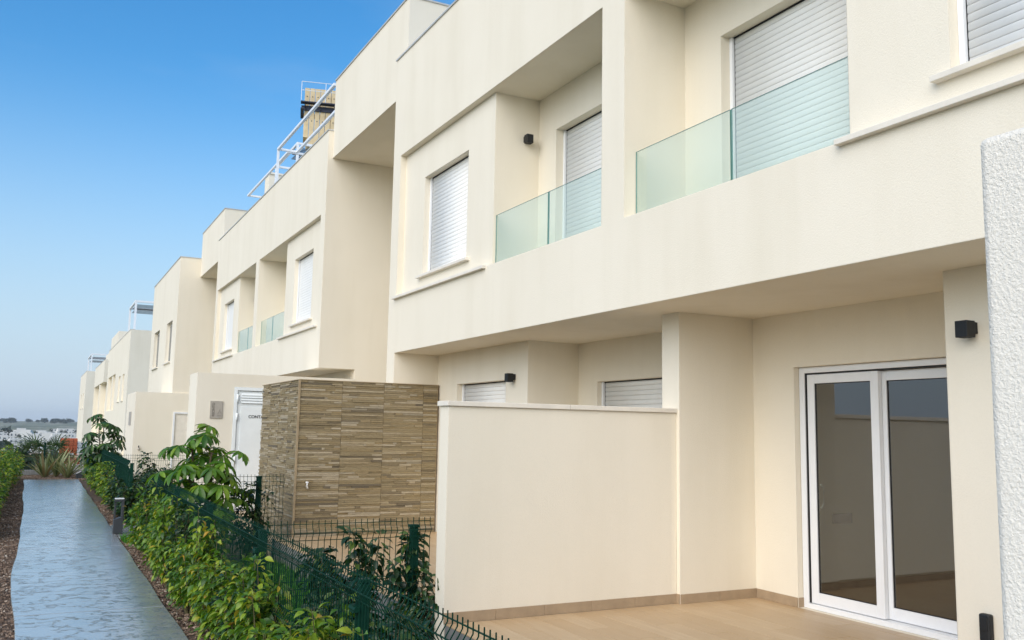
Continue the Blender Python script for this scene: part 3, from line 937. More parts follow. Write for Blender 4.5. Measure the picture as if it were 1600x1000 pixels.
# bollard light
bl = thing('bollard_light', (1.31, 16.85, PATH_Z), 'anthracite bollard light at the path side', 'bollard')
bx, by, b0, hw = 1.31, 16.85, PATH_Z + .0, .075
MB().prism([(bx - hw, b0), (bx + hw, b0), (bx + hw, b0 + .275), (bx + .03, b0 + .275), (bx - hw, b0 + .235)], 'y', by - hw, by + hw).build('base', M['bollard'], bl, bevel=.006)
MB().box(bx + .038, bx + hw, by - hw, by + hw, b0 + .2755, b0 + .535).build('post', M['bollard'], bl, bevel=.004)
MB().box(bx - hw + .005, bx - .042, by + .02, by + hw, b0 + .240, b0 + .535).build('post', M['bollard'], bl, bevel=.004)
MB().box(bx - hw, bx + hw, by - hw, by + hw, b0 + .5355, b0 + .575).build('head', M['bollard'], bl, bevel=.004)
MB().box(bx - hw + .004, bx + hw - .004, by - hw + .004, by + hw - .004, b0 + .5755, b0 + .590).build('cap', M['lens'], bl, bevel=.003)

sp = thing('ground_spotlight', (1.36, 34.3, SOIL_Z), 'low dark grey ground light box at the end of the path edge', 'light box')
MB().prism([(1.24, -1.90), (1.50, -1.90), (1.50, -1.70), (1.40, -1.64), (1.24, -1.72)], 'y', 34.2, 34.45).build('housing', M['bollard'], sp, bevel=.01)
MB().prism([(1.25, -1.7145), (1.39, -1.642), (1.385, -1.634), (1.245, -1.707)], 'y', 34.22, 34.43).build('cover', M['lens'], sp)
# red brick pallets beyond the end fence
def pallet(x0, x1, y0, y1, z0, z1, label, tag=False):
    t = thing('brick_stack', ((x0 + x1) / 2, (y0 + y1) / 2, z0), label, 'brick stack', 'stacks of red bricks beyond the fence')
    nz_, nx_, ny_ = 9, 4, 4
    hz_, wx, wy = (z1 - z0 - .1) / nz_, (x1 - x0) / nx_, (y1 - y0) / ny_
    proto = None
    for kz in range(nz_):
        for i in range(nx_):
            for j in range(ny_):
                if 0 < i < nx_ - 1 and 0 < j < ny_ - 1 and kz < nz_ - 1: continue
                c = (x0 + (i + .5) * wx, y0 + (j + .5) * wy, z0 + .1 + (kz + .5) * hz_)
                if proto is None:
                    o = MB().box(c[0] - wx / 2 + .006, c[0] + wx / 2 - .006, c[1] - wy / 2 + .006, c[1] + wy / 2 - .006, c[2] - hz_ / 2 + .004, c[2] + hz_ / 2 - .004).build('brick', M['brick'], t)
                    proto = o.data
                else: link('brick', proto, t, Vector(c) - Vector(t.location) + Vector((random.uniform(-.008, .008), random.uniform(-.008, .008), 0)))
    m = MB()
    for i in range(5): m.box(x0, x1, y0 + i * (y1 - y0 - .1) / 4, y0 + i * (y1 - y0 - .1) / 4 + .1, z0 + .06, z0 + .098)
    for i in range(3): m.box(x0 + i * (x1 - x0 - .1) / 2, x0 + i * (x1 - x0 - .1) / 2 + .1, y0, y1, z0, z0 + .06)
    m.build('pallet', M['wood_slab'], t)
    if tag: MB().box(x0 + .30, x0 + .50, y0 - .012, y0 + .004, z0 + .10, z0 + .19).build('packing_label', M['pvc'], t)
pallet(.80, 1.42, 40.0, 41.1, -1.38, -.62, 'red brick stack with a white label on top of another stack', True)
pallet(1.00, 1.55, 40.0, 41.1, -2.15, -1.385, 'lower red brick stack carrying the labelled one')
t = thing('rubble_bag', (1.35, 39.3, -2.2), 'pale builder\'s sack slumped at the foot of the brick stacks', 'sack')
ico = bmesh.new(); bmesh.ops.create_icosphere(ico, subdivisions=3, radius=1)
for v in ico.verts:
    q = v.co; f = 1 + .10 * math.sin(q.x * 5 + q.z * 3) * math.sin(q.y * 6)
    v.co = Vector((max(-.85, min(.85, q.x)) * .48 * f, max(-.85, min(.85, q.y)) * .40 * f, max(-.6, min(.7, q.z)) * .45 * f + .26))
me = bpy.data.meshes.new('sack_body'); ico.to_mesh(me); ico.free(); me.materials.append(M['town_white'])
me.polygons.foreach_set('use_smooth', [True] * len(me.polygons))
link('sack_body', me, t)
m = MB().tube([(1.2, 39.2, -1.72), (1.22, 39.2, -1.58), (1.36, 39.25, -1.56), (1.40, 39.25, -1.72)], .02, 6)
m.build('sack_loop', M['town_white'], t)

# ================================================================== FENCES
def fence_panel_mesh(L, H, name, gap=.05):
    """welded mesh panel in local XZ (x along, z up from the foot), V-folds pushed to -Y"""
    m = MB(); rw = .0024
    folds = [(0, H + .03), (0, H - .015), (-.030, H - .065), (-.030, H - .075), (0, H - .125), (0, H * .55 + .05), (-.030, H * .55), (0, H * .55 - .05), (0, .02)]
    n = int(L / gap)
    for i in range(n + 1):
        x = i * L / n
        pts = folds
        V, F = [], []
        for (y, z) in pts:
            V += [(x - rw, y - rw, z), (x + rw, y - rw, z), (x + rw, y + rw, z), (x - rw, y + rw, z)]
        for a in range(len(pts) - 1):
            for b in range(4):
                F.append((a * 4 + b, a * 4 + (b + 1) % 4, a * 4 + 4 + (b + 1) % 4, a * 4 + 4 + b))
        m.add(V, F)
    for z, y in ((H, 0.004), (H - .07, -.034), (H - .130, .004), (H * .55 + .055, .004), (H * .55, -.034), (H * .55 - .055, .004), (H * .28, .004), (.05, .004)):
        m.box(0, L, y - .0028, y + .0028, z - .0028, z + .0028)
    return mesh_of(name, m.V, m.F, M['green_metal'])

panels = {}
def fence(p0, p1, n, z0, H, label, ends=(True, True), step=None):
    """posts with panels between two ground points; everything of one run is one thing"""
    (xa, ya), (xb, yb) = p0, p1
    L = math.hypot(xb - xa, yb - ya); w = L / n
    ang = math.atan2(yb - ya, xb - xa)
    t = thing('mesh_fence', (xa, ya, z0), label, 'fence', 'dark green welded mesh fences', ang)
    pk = (round(w, 2), H)
    if pk not in panels: panels[pk] = fence_panel_mesh(w - .012, H, 'mesh_panel')
    pm = None
    for i in range(n):
        link('mesh_panel', panels[pk], t, (i * w + .006, -.028, 0), kind='stuff')
    for i in range(n + 1):
        if i == 0 and not ends[0] or i == n and not ends[1]: continue
        if pm is None:
            m = MB().box(-.03, .03, -.02, .04, -.4, H - .045)
            V_, F_ = m.V, m.F
            pm = MB(); pm.V, pm.F = V_, F_
            o = pm.build('post', M['green_metal'], None, bevel=.004)
            pmesh, poff = o.data, o.location.copy()
            o.parent = t; o.location = (i * w + poff.x, poff.y, poff.z)
            c = MB().box(-.034, .034, -.024, .044, H - .0445, H - .022).build('post_cap', M['green_metal'], None, bevel=.005)
            cmesh, coff = c.data, c.location.copy()
            c.parent = t; c.location = (i * w + coff.x, coff.y, coff.z)
            k_ = MB().tube([(-.05, -.040, H - .175), (.05, -.040, H - .175)], .016, 8).box(-.03, .03, -.052, -.021, H - .195, H - .155).build('clamp', M['green_metal'], None, smooth=False)
            kmesh, koff = k_.data, k_.location.copy()
            k_.parent = t; k_.location = (i * w + koff.x, koff.y, koff.z)
        else:
            link('post', pmesh, t, (i * w + poff.x, poff.y, poff.z))
            link('post_cap', cmesh, t, (i * w + coff.x, coff.y, coff.z))
            link('clamp', kmesh, t, (i * w + koff.x, koff.y, koff.z))
    return t
FH = 1.12
fence((1.60, 14.62), (1.60, -.18), 6, -1.90, FH, 'dark green mesh fence running along the path in the foreground')
fence((1.66, 7.34), (3.06, 7.34), 1, -1.90, FH, 'short green mesh fence from the path fence to the dividing wall end', (False, False))
fence((1.66, 12.95), (3.14, 12.95), 1, -1.82, FH, 'short green mesh fence ending at the stone wall corner', (False, False))
fence((1.62, 28.2), (1.62, 18.7), 4, -1.90, FH + .06, 'dark green mesh fence along the far stretch of the path')
fence((1.68, 23.9), (3.6, 23.9), 1, -1.90, FH + .02, 'short mesh fence in front of the far low wall', (False, True))
fence((-1.25, 36.2), (1.75, 36.2), 2, -1.90, 1.22, 'dark green mesh fence closing the end of the path', (False, True))
fence((-1.25, 20.0), (-1.25, 36.2), 6, -1.90, 1.2, 'dark green mesh fence at the left edge behind the left hedge')
# loose post near the inner fence corner
for px_, py_, pz_, lab in ((2.93, 7.37, -.84, 'green fence post in the leaves by the dividing wall end'), (2.80, 12.98, -.72, 'slim green fence post in front of the stone wall corner')):
    pt = thing('fence_post', (px_, py_, -1.9), lab, 'post')
    MB().box(px_ - .035, px_ + .035, py_ - .025, py_ + .025, -2.2, pz_).build('post', M['green_metal'], pt, bevel=.004)
    MB().box(px_ - .042, px_ + .042, py_ - .032, py_ + .032, pz_ + .0005, pz_ + .025).build('post_cap', M['green_metal'], pt, bevel=.004)

# ================================================================== PLANTS
def leaf_shape(kind):
    """returns verts (unit length along +Y, face up +Z) and quads"""
    if kind == 'ovate':   prof = [(0, .02, 0), (.18, .17, .02), (.42, .26, .035), (.68, .20, .0), (.86, .095, -.07), (1, .004, -.16)]
    elif kind == 'oblong': prof = [(0, .02, 0), (.15, .045, .015), (.38, .13, .03), (.65, .165, -.02), (.87, .11, -.10), (1, .006, -.17)]
    elif kind == 'sword':  prof = [(0, .022, 0), (.3, .030, .0), (.6, .026, -.03), (.85, .015, -.10), (1, .002, -.17)]
    else:                  prof = [(0, .05, 0), (.5, .04, -.02), (1, .004, -.1)]
    V, F = [], []
    for (y, w, z) in prof: V += [(-w, y, z + w * .35), (0, y, z), (w, y, z + w * .35)]
    for i in range(len(prof) - 1):
        for j in range(2): F.append((i * 3 + j, i * 3 + j + 1, i * 3 + 4 + j, i * 3 + 3 + j))
    return np.array(V, float), np.array(F, int)
SHAPES = {k_: leaf_shape(k_) for k_ in ('ovate', 'oblong', 'sword', 'blade')}
def leaf_data(kind, mat):
    V, F = SHAPES[kind]
    return mesh_np('leaf', V, F, mat, True)
def frame(d, up=(0, 0, 1), roll=0.):
    """rotation whose Y is d and whose Z leans towards up"""
    d = Vector(d).normalized(); z = Vector(up) - d * d.dot(Vector(up))
    if z.length < .05: z = Vector((1, 0, 0)) - d * d.x
    z.normalize(); x = d.cross(z)
    m = Matrix((x, d, z)).transposed()
    return m @ Matrix.Rotation(roll, 3, 'Y')
def batch(kind, mats_list):
    """joined leaves from a list of (pos, rot3, size)"""
    V0, F0 = SHAPES[kind]
    n = len(mats_list)
    P = np.array([p for p, _, _ in mats_list]); Rm = np.array([np.array(r) for _, r, _ in mats_list]); S = np.array([s for _, _, s in mats_list])
    V = np.einsum('nij,vj->nvi', Rm, V0) * S[:, None, None] + P[:, None, :]
    F = (F0[None] + (np.arange(n) * len(V0))[:, None, None])
    return V.reshape(-1, 3), F.reshape(-1, 4)

def bush_leaves(rs, h, w, nleaf, size, droop=.35, stems=6, kind='ovate'):
    """stems and leaf placements of one leafy shrub standing at the origin"""
    st, lv = [], []
    for i in range(stems):
        a = rs.uniform(0, 6.28); q = w * .5 * math.sqrt(rs.uniform(.02, 1))
        tip = Vector((math.cos(a) * q, math.sin(a) * q, h * rs.uniform(.62, 1.05) * (1 - .22 * (q / (w * .5)) ** 2)))
        b = Vector((math.cos(a) * q * .25, math.sin(a) * q * .25, 0))
        mid = b.lerp(tip, .5) + Vector((rs.uniform(-.05, .05), rs.uniform(-.05, .05), 0)) * h
        st.append([b, b.lerp(mid, .6), mid, mid.lerp(tip, .6), tip])
    per = nleaf // stems
    for s in st:
        for k_ in range(per):
            t = rs.uniform(.10, 1) ** .85
            f = t * 4; i = min(3, int(f)); p = s[i].lerp(s[i + 1], f - i)
            a = k_ * 2.4 + rs.uniform(-.5, .5)
            # side twig
            rad = w * rs.uniform(.03, .24) * (1.15 - .55 * t)
            d = Vector((math.cos(a), math.sin(a), rs.uniform(-.55, .35) - droop * .4))
            p = p + Vector((math.cos(a), math.sin(a), rs.uniform(-.2, .5))) * rad
            d.z -= droop * rs.uniform(0, 1)
            if t > .93: d.z += .8
            lv.append((tuple(p), frame(d, (rs.uniform(-.5, .5), rs.uniform(-.5, .5), 1), rs.uniform(-.5, .5)), size * rs.uniform(.6, 1.25)))
    return st, lv

def make_shrub(name, loc, label, cat, group, seed, h, w, nleaf, size, mat, parts, kind='ovate', droop=.35, stems=6, rotz=0.):
    rs = random.Random(seed)
    st, lv = bush_leaves(rs, h, w, nleaf, size, droop, stems, kind)
    t = thing(name, loc, label, cat, group, rotz)
    m = MB()
    for s in st: m.tube(s, .007 + .004 * h, 5, .002)
    me = mesh_of('stem', m.V, m.F, M['stem']); link('stem', me, t)
    lm = leaf_data(kind, mat)
    # leaves on the outside show largest: those become parts
    lv.sort(key=lambda q: -(math.hypot(q[0][0], q[0][1]) + .35 * q[0][2]))
    for p, r_, s in lv[:parts]:
        link('leaf', lm, t, p, r_.to_euler(), (s, s, s))
    if lv[parts:]:
        V, F = batch(kind, lv[parts:])
        link('foliage', mesh_np('foliage', V, F, mat, True), t, kind='stuff')
    return t

# --- hedge between path and fence, near stretch (leaves are separate parts)
HL = 'leafy yellow-green shrub in the near hedge between path and mesh fence'
protos = [make_shrub('hedge_shrub', (0, 0, SOIL_Z), HL, 'shrub', 'near hedge along the path', 100 + i, .98 + .05 * (i % 3), .54, 900, .086, M['hedge_leaf'], 300, droop=.5, stems=11) for i in range(4)]
dproto = make_shrub('hedge_shrub', (0, 0, SOIL_Z), 'dark green shrub between yellow-green ones in the near hedge', 'shrub', 'near hedge along the path', 120, .95, .45, 700, .075, M['hedge_dark'], 300, droop=.3, stems=8)
rs = random.Random(5)
y = 3.9; i = 0; used = set()
while y < 14.9:
    p = dproto if i in (7, 13, 19) else protos[i % 4]
    o = p if p.name not in used else dup(p)
    used.add(p.name)
    hgt = rs.uniform(.74, 1.10) * np.interp(y, [3.9, 6, 8, 10, 14.9], [.86, .90, .98, 1.04, 1.02])
    o.location = (1.52 + rs.uniform(-.05, .03) + (.03 if y < 7 else 0), y, SOIL_Z)
    o.rotation_euler = (0, 0, rs.uniform(0, 6.28)); o.scale = (.84, .84, hgt)
    y += rs.uniform(.44, .58); i += 1

# --- far stretch of the same hedge and the left hedge
far = [make_shrub('hedge_shrub', (0, 0, SOIL_Z), 'clipped green shrub in the far hedge beside the path end', 'shrub', 'far hedge along the path', 200 + q, .95, .62, 700, .085, M['hedge_leaf'] if q < 2 else M['hedge_dark'], 0, stems=9) for q in range(3)]
y = 18.75; used = set(); i = 0
while y < 33:
    q = 2 if y < 21.3 else (0, 1, 2, 0, 1)[i % 5]
    p = far[q]; o = p if p.name not in used else dup(p); used.add(p.name)
    if q == 2: o['label'] = 'dark green shrub in the far hedge behind the bollard light'
    o.location = (1.62 + rs.uniform(-.05, .05), y, SOIL_Z); o.rotation_euler = (0, 0, rs.uniform(0, 6.28))
    o.scale = (1.05, 1.0, rs.uniform(.85, 1.12))
    y += rs.uniform(.5, .62); i += 1
    if q == 2 and y < 23:
        o2 = dup(p); o2.location = (2.15 + rs.uniform(-.1, .1), y, SOIL_Z); o2.scale = (1, 1, rs.uniform(.95, 1.2)); o2['label'] = 'dark green shrub in the far hedge behind the bollard light'
lp = [make_shrub('hedge_shrub', (0, 0, SOIL_Z), 'bright green shrub in the hedge at the left edge', 'shrub', 'left hedge', 300 + q, 1.12, .72, 950, .075, M['hedge_leaf'], 0, stems=11) for q in range(2)]
y = 16.4; used = set(); i = 0
while y < 34.2:
    p = lp[i % 2]; o = p if p.name not in used else dup(p); used.add(p.name)
    o.location = (-.80 + rs.uniform(-.06, .04) + (.05 if y > 28 else -.06), y, SOIL_Z); o.rotation_euler = (0, 0, rs.uniform(0, 6.28))
    o.scale = (1, 1, rs.uniform(.92, 1.10))
    y += rs.uniform(.55, .7); i += 1

# --- dark shrubs on the garden side of the fences
dl = [('dark drooping shrub growing through the short fence, nearest the dividing wall end', 2.97, 7.33, .98, .48),
      ('dark leafy shrub in the middle of the short fence by the dividing wall', 2.62, 7.68, 1.12, .42),
      ('smaller dark shrub at the left of the short fence by the dividing wall', 2.20, 7.60, .98, .40),
      ('dark bushy shrub against the fence in front of the white steel door', 2.72, 13.15, 1.15, .62)]
for q, (lab, x, y, h, w) in enumerate(dl):
    make_shrub('garden_shrub', (x, y, -1.9), lab, 'shrub', 'dark shrubs inside the gardens', 400 + q, h * 1.04, w, 640, .088, M['hedge_dark'], 300, 'ovate', .6, 7)
p = make_shrub('garden_shrub', (1.95, 4.4, -1.9), 'glossy dark shrub seen through the foreground fence mesh', 'shrub', 'shrubs behind the foreground fence', 450, .85, .55, 600, .085, M['hedge_dark'], 300, 'ovate', .4, 8)
for x, y, s in ((1.98, 4.95, .9), (1.93, 5.5, 1.), (1.98, 6.05, .85), (2.0, 3.85, .95), (2.35, 6.6, .8), (2.05, 6.62, .9)):
    o = dup(p); o.location = (x, y, -1.9); o.rotation_euler = (0, 0, rs.uniform(0, 6)); o.scale = (1, 1, s)
for x, y, h, lab in ((2.35, 24.2, 1.25, 'dark slender shrub beside the fence before the far low wall'), (2.9, 24.3, 1.0, 'lower dark shrub beside the far short fence'), (2.0, 28.6, 1.1, 'dark shrub under the far umbrella tree'), (2.5, 22.0, .9, 'round dark shrub at the branch path')):
    make_shrub('garden_shrub', (x, y, -1.9), lab, 'shrub', 'dark shrubs inside the gardens', int(x * 100 + y), h, .6, 480, .10, M['hedge_dark'], 0, 'ovate', .5, 7)

# --- umbrella trees: whorls of drooping oblong leaflets
def umbrella_tree(loc, label, seed, H, Rad, whorls, leaflets, size, mat, parts, lean=(0, 0), base_clear=.3):
    rs = random.Random(seed)
    t = thing('umbrella_tree', loc, label, 'tree', None)
    m = MB(); pet = MB(); lv = []
    trunks = []
    for i in range(3):
        a = i * 2.1 + seed
        pts = [Vector((math.cos(a) * .05, math.sin(a) * .05, 0))]
        for k_ in range(1, 6):
            f = k_ / 5
            pts.append(Vector((math.cos(a) * (.05 + Rad * .28 * f * f) + lean[0] * f + rs.uniform(-.02, .02), math.sin(a) * (.05 + Rad * .28 * f * f) + lean[1] * f, H * .86 * f * (1 - .12 * i))))
        m.tube(pts, .022, 7, .011); trunks.append(pts)
    me = mesh_of('trunk', m.V, m.F, M['trunk'], True); link('trunk', me, t)
    for i in range(whorls):
        tr = trunks[i % 3]
        f = base_clear + (1 - base_clear) * ((i + .5) / whorls)
        q = f * 5; j = min(4, int(q)); b = tr[j].lerp(tr[j + 1], min(1, q - j))
        a = i * 2.39996 + rs.uniform(-.3, .3)
        prof = math.sqrt(max(.06, 1 - ((f - .62) / .48) ** 2))
        L = Rad * prof * rs.uniform(.55, .98)
        hub = b + Vector((math.cos(a) * L, math.sin(a) * L, L * rs.uniform(.15, .5) + (.10 if f > .9 else 0)))
        pet.tube([b, b.lerp(hub, .5) + Vector((0, 0, .05)), hub], .006, 5, .004)
        axis = Vector((math.cos(a) * .45, math.sin(a) * .45, 1)).normalized()
        n = rs.randint(leaflets - 1, leaflets + 1)
        ph = rs.uniform(0, 6)
        for k_ in range(n):
            th = ph + k_ * 2 * math.pi / n
            u = axis.orthogonal().normalized(); v = axis.cross(u)
            out = u * math.cos(th) + v * math.sin(th)
            d = out * 1.0 + axis * rs.uniform(-.55, -.05) + Vector((0, 0, -.18))
            lv.append((tuple(hub), frame(d, axis, rs.uniform(-.25, .25)), size * rs.uniform(.75, 1.12)))
    me = mesh_of('branch', pet.V, pet.F, M['stem'], True); link('branch', me, t)
    lm = leaf_data('oblong', mat)
    for p, r_, s in lv[:parts]: link('leaf', lm, t, p, r_.to_euler(), (s, s, s))
    if lv[parts:]:
        V, F = batch('oblong', lv[parts:]); link('foliage', mesh_np('foliage', V, F, mat, True), t, kind='stuff')
    return t
umbrella_tree((1.98, 12.7, -1.9), 'bright green umbrella tree in front of the bronze plaque wall', 3, 2.04, .50, 66, 9, .23, M['umbrella_leaf'], 300, (.02, 0), .34)
umbrella_tree((1.62, 27.6, -1.9), 'darker umbrella tree at the far end of the path, before the white houses', 8, 2.34, .56, 56, 8, .26, M['umbrella_dark'], 300, (.02, 0), .30)

# --- flax and dwarf palms at the end of the path
def flax(loc, label, seed, n, size, mat):
    rs = random.Random(seed)
    t = thing('flax_plant', loc, label, 'plant', 'striped flax plants at the path end')
    lm = leaf_data('sword', mat)
    for i in range(n):
        a = i * 2.4 + rs.uniform(-.3, .3); tilt = rs.uniform(.08, .85)
        d = Vector((math.cos(a) * math.sin(tilt), math.sin(a) * math.sin(tilt), math.cos(tilt)))
        s = size * rs.uniform(.7, 1.1)
        link('leaf', lm, t, (math.cos(a) * .04, math.sin(a) * .04, 0), frame(d, (math.cos(a) * -.3, math.sin(a) * -.3, 1), rs.uniform(-.6, .6)).to_euler(), (s * 1.4, s, s))
flax((.30, 35.0, SOIL_Z), 'striped flax plant left of the other at the path end', 11, 34, 1.0, M['flax_leaf'])
flax((.98, 34.6, SOIL_Z), 'striped flax plant in front of the red brick stacks', 12, 34, .85, M['flax_leaf'])
flax((.66, 35.6, SOIL_Z), 'rusty flax plant standing between and behind the two striped ones', 13, 22, 1.05, M['flax_leaf'])
def fan_palm(loc, label, seed, n, H, size):
    rs = random.Random(seed)
    t = thing('fan_palm', loc, label, 'palm', 'dwarf fan palms beyond the end fence')
    m = MB(); m.tube([(0, 0, 0), (.02, 0, H * .35), (0, .02, H * .5)], .09, 8, .07)
    link('trunk', mesh_of('trunk', m.V, m.F, M['trunk']), t)
    pm = MB()
    for i in range(n):
        a = i * 2.4; el = rs.uniform(-.1, 1.25)
        d = Vector((math.cos(a) * math.cos(el), math.sin(a) * math.cos(el), math.sin(el)))
        b = Vector((0, 0, H * .5)); hub = b + d * size * 1.1
        pm.tube([b, hub], .012, 5)
        side = d.cross(Vector((0, 0, 1))).normalized(); nrm = side.cross(d)
        lv = []
        for k_ in range(13):
            th = (k_ / 12 - .5) * 4.2
            dd = d * math.cos(th) + side * math.sin(th) - Vector((0, 0, .12))
            lv.append(((0, 0, 0), frame(dd, nrm), size * (.95 - .1 * abs(th))))
        V, F = batch('sword', lv)
        V = V * np.array([1, 1, 1])
        link('leaf', mesh_np('leaf', V, F, M['palm_leaf'], True), t, hub)
    link('stalk', mesh_of('stalk', pm.V, pm.F, M['stem']), t)
fan_palm((.05, 38.6, -2.2), 'dwarf fan palm left of the red brick stacks beyond the fence', 21, 16, 1.7, .62)
fan_palm((.55, 39.0, -2.2), 'second dwarf fan palm, touching the red brick stacks', 22, 14, 1.5, .58)
fan_palm((1.05, 37.9, -2.2), 'low fan palm in front of the lower red brick stack', 23, 10, 1.1, .45)

# --- lawn in the garden and grass tufts, mulch chips
def grass(name, rects, n, hmin, hmax):
    lv = []
    tot = sum((a[1] - a[0]) * (a[3] - a[2]) for a in rects)
    for (x0, x1, y0, y1) in rects:
        k_ = int(n * (x1 - x0) * (y1 - y0) / tot)
        P = np.c_[rng.uniform(x0, x1, k_), rng.uniform(y0, y1, k_), np.full(k_, SOIL_Z + .004)]
        for p in P:
            a = rng.uniform(0, 6.28); q = rng.uniform(.05, .6)
            lv.append((p, frame((math.cos(a) * q, math.sin(a) * q, 1)), rng.uniform(hmin, hmax)))
    V, F = batch('blade', lv)
    link(name, mesh_np(name, V, F, M['grass'], False), kind='stuff')
k = Mat('lawn_soil'); n1 = k.noise(k.pos(), 20, 4)
k.base(k.mix(k.rng(n1, .3, .7), (.018, .055, .008), (.03, .10, .012))); k.set(Roughness=.95)
m = MB()
for a in ((1.72, 3.03, 7.8, 12.7), (1.72, 3.03, 1.6, 7.2), (1.75, 2.9, 18.9, 23.6)): m.box(a[0], a[1], a[2], a[3], -2.1, SOIL_Z + .018)
m.build('lawn_turf', k.m, None, kind='structure')
grass('grass', [(1.72, 3.03, 7.8, 12.7), (1.75, 3.03, 4.5, 7.2), (1.75, 2.6, 18.9, 21.5)], 30000, .05, .12)
grass('grass_tuft', [(1.32, 1.62, 15.6, 16.3), (1.45, 1.6, 14.6, 15.6)], 900, .05, .13)

def chips(rects, n):
    V, F = [], []
    tot = sum((a[1] - a[0]) * (a[3] - a[2]) for a in rects)
    base = np.array([(-.5, -.22, 0), (.4, -.28, .1), (.5, .2, 0), (-.35, .28, .12), (-.3, 0, .35), (.3, 0, .4)])
    fc = [(0, 1, 5, 4), (1, 2, 5, 5), (2, 3, 4, 5), (3, 0, 4, 4)]
    k_all = []
    for (x0, x1, y0, y1) in rects:
        k_ = int(n * (x1 - x0) * (y1 - y0) / tot)
        k_all.append(np.c_[rng.uniform(x0, x1, k_), rng.uniform(y0, y1, k_), SOIL_Z + rng.uniform(.0, .014, k_)])
    P = np.concatenate(k_all); N = len(P)
    a = rng.uniform(0, 6.28, N); s = rng.uniform(.012, .042, N); tl = rng.uniform(-.5, .5, N)
    ca, sa, ct_, st_ = np.cos(a), np.sin(a), np.cos(tl), np.sin(tl)
    b = base[None] * s[:, None, None]
    x = b[..., 0] * ct_[:, None] - b[..., 2] * st_[:, None]; z = b[..., 0] * st_[:, None] + b[..., 2] * ct_[:, None]; y = b[..., 1]
    W = np.stack([x * ca[:, None] - y * sa[:, None], x * sa[:, None] + y * ca[:, None], z], -1) + P[:, None]
    off = (np.arange(N) * 6)[:, None, None]
    Q = np.array([(0, 1, 5, 4), (2, 3, 4, 5)]); T = np.array([(1, 2, 5), (3, 0, 4)])
    me = bpy.data.meshes.new('bark_chips')
    faces = [tuple(f) for f in (Q[None] + off).reshape(-1, 4)] + [tuple(f) for f in (T[None] + off).reshape(-1, 3)]
    me.from_pydata(W.reshape(-1, 3).tolist(), [], faces); me.materials.append(M['chip']); me.update()
    link('bark_chips', me, kind='stuff')
chips([(1.30, 1.60, 7, 16.2), (1.30, 1.6, 18.4, 24), (-1.0, -.06, 7, 22), (-.6, -.2, 22, 34), (-.5, 1.6, 33.4, 36.5)], 38000)
# fallen yellow leaves on the mulch
t = link('fallen_leaves', None)
lv = []
for i in range(26):
    lv.append(((rng.uniform(1.30, 1.45), rng.uniform(7.5, 16), SOIL_Z + .02), frame((rng.uniform(-1, 1), rng.uniform(-1, 1), .05)), rng.uniform(.04, .07)))
V, F = batch('ovate', lv)
bpy.data.objects.remove(t)
link('fallen_leaves', mesh_np('fallen_leaves', V, F, M['flax_leaf'], True), kind='stuff')

# ================================================================== THE TOWN AND HILLS BEYOND
def town_house_mesh(w, d, h, wall, seed):
    rs = random.Random(seed)
    V, F, mi = [], [], []
    m = MB(); m.box(-w / 2, w / 2, -d / 2, d / 2, -4, h); m.box(-w / 2 + rs.uniform(0, w * .4), w / 2 - rs.uniform(0, w * .2), -d / 2 + .02, d / 2, h, h + rs.choice((1.2, 2.4, .8)))
    n0 = len(m.F)
    cols = int(w / 3.2)
    for fl in range(int(h // 3)):
        for c in range(cols):
            if rs.random() < .25: continue
            x = -w / 2 + (c + .5) * w / cols; z = fl * 3 + 1
            ww = rs.choice((.5, .7, 1.0)); hh = rs.choice((1.2, 1.5, 2.0))
            m.box(x - ww, x + ww, -d / 2 - .12, -d / 2 + .05, z, z + hh)
    me = mesh_of('town_house', m.V, m.F, [wall, M['window_dark']])
    for i, p in enumerate(me.polygons): p.material_index = 1 if i >= n0 else 0
    return me
tm = [town_house_mesh(*a) for a in ((14, 10, 6.2, M['town_white'], 1), (22, 11, 6.5, M['town_white'], 2), (11, 9, 8.5, M['town_white'], 3), (16, 10, 5.5, M['town_pink'], 4), (30, 12, 9, M['town_white'], 5))]
rs = random.Random(77)
spots = []
for row, yy in enumerate((470, 540, 610, 690, 770, 850, 940, 1030, 1130, 1240)):
    x = -.045 * yy + rs.uniform(-8, 0)
    while x < .052 * yy:
        k_ = rs.choice((0, 1, 2, 0, 4, 1)) if row > 1 else rs.choice((3, 3, 0, 1))
        spots.append((x, yy + rs.uniform(-25, 25), k_)); x += rs.uniform(11, 26) if k_ != 4 else 30
for (x, y, k_) in spots[:170]:
    lab = 'rose-walled house low in the distant town' if k_ == 3 else ('long white apartment building in the distant town' if k_ == 4 else 'small white house in the distant town')
    grp = 'rose houses of the distant town' if k_ == 3 else ('long white buildings of the distant town' if k_ == 4 else 'white houses of the distant town')
    link('town_house', tm[k_], None, (x, y, float(terrain_h(np.array(x), np.array(y)))), (0, 0, rs.uniform(-.25, .25)), label=lab, category='house', group=grp)

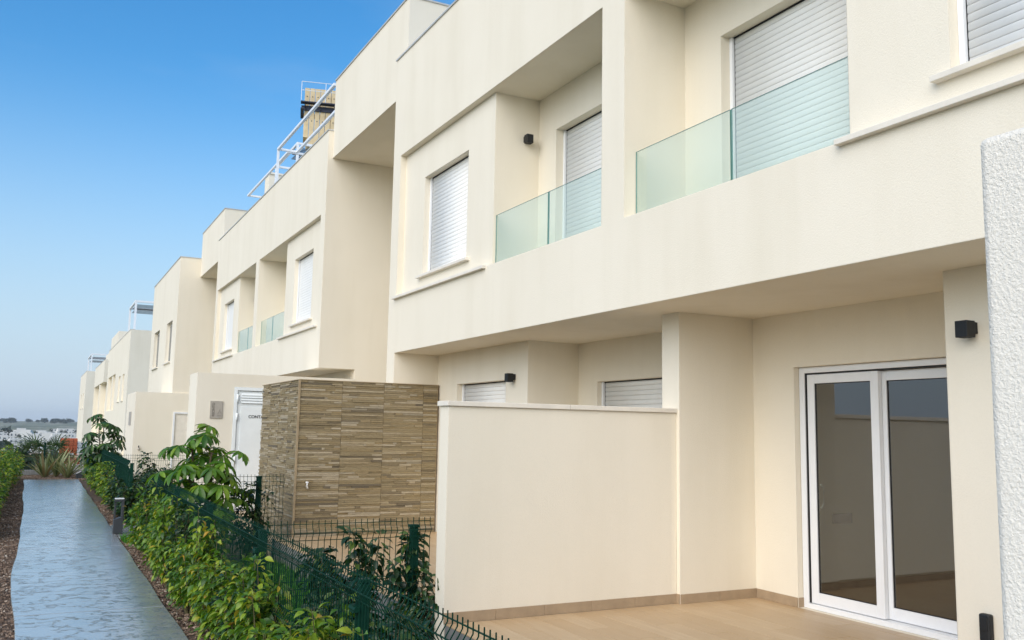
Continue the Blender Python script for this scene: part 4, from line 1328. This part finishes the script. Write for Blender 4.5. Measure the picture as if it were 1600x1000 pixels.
def far_tree_mesh(w, h, seed, n=160):
    rs = random.Random(seed); lv = []
    for i in range(n):
        a = rs.uniform(0, 6.28); e = rs.uniform(-.6, 1.5); q = rs.uniform(.35, 1) ** .5
        p = (math.cos(a) * math.cos(e) * w * .5 * q, math.sin(a) * math.cos(e) * w * .5 * q, h * .55 + math.sin(e) * h * .45 * q)
        lv.append((p, frame((rs.uniform(-1, 1), rs.uniform(-1, 1), rs.uniform(-.6, .6)), (rs.uniform(-1, 1), rs.uniform(-1, 1), 1)), w * rs.uniform(.16, .30)))
    V, F = batch('ovate', lv)
    return mesh_np('crown', V, F, M['far_tree'])
fm = [far_tree_mesh(7, 6, 1), far_tree_mesh(10, 9, 2), far_tree_mesh(5, 10, 3), far_tree_mesh(14, 9, 4)]
def trunk_mesh(h):
    m = MB().tube([(0, 0, -1), (.1, 0, h * .35), (0, .1, h * .65)], .35, 6, .15)
    return mesh_of('trunk', m.V, m.F, M['trunk'])
ftm = [trunk_mesh(h) for h in (6, 9, 10, 9)]
def far_tree(x, y, k_, s, label, group):
    t = thing('far_tree', (x, y, float(terrain_h(np.array(x), np.array(y))) - .2), label, 'tree', group, rs.uniform(0, 6))
    t.scale = (s, s, s)
    link('crown', fm[k_], t); link('trunk', ftm[k_], t)
for i in range(52):
    y = rs.uniform(2300, 2900)
    u = rs.choice((rs.uniform(-.034, -.022), rs.uniform(-.010, .018), rs.uniform(.018, .030)))
    far_tree(u * y, y, rs.choice((0, 1, 3, 3)), rs.uniform(.6, 1.25), 'hazy tree on the skyline of the far hill', 'trees on the far hill')
for i in range(22):
    y = rs.uniform(580, 1100)
    far_tree(rs.uniform(-.038, .05) * y, y, rs.choice((0, 1, 2)), rs.uniform(.8, 1.3), 'dark tree among the white town houses', 'trees among the town houses')
for i in range(46):
    y = rs.uniform(110, 430)
    far_tree(rs.uniform(-.05, .035) * y - 2, y, rs.choice((0, 0, 1, 3)), rs.uniform(.45, .9), 'green scrub tree on the slope below the path', 'scrub trees in the valley')

# ------------------------------------------------------------------ haze over the whole place
hm = bpy.data.materials.new('haze'); hm.use_nodes = True
hn, hl = hm.node_tree.nodes, hm.node_tree.links
hn.clear()
ho = hn.new('ShaderNodeOutputMaterial'); pv = hn.new('ShaderNodeVolumePrincipled')
pv.inputs['Color'].default_value = (.97, .985, 1.0, 1)
pv.inputs['Density'].default_value = .00012
pv.inputs['Anisotropy'].default_value = .2
hl.new(pv.outputs[0], ho.inputs['Volume'])
HAZE = True
if HAZE:
    o = MB().box(-6100, 6100, -3100, 7100, -45, 60).build('haze', hm, None, kind='stuff')
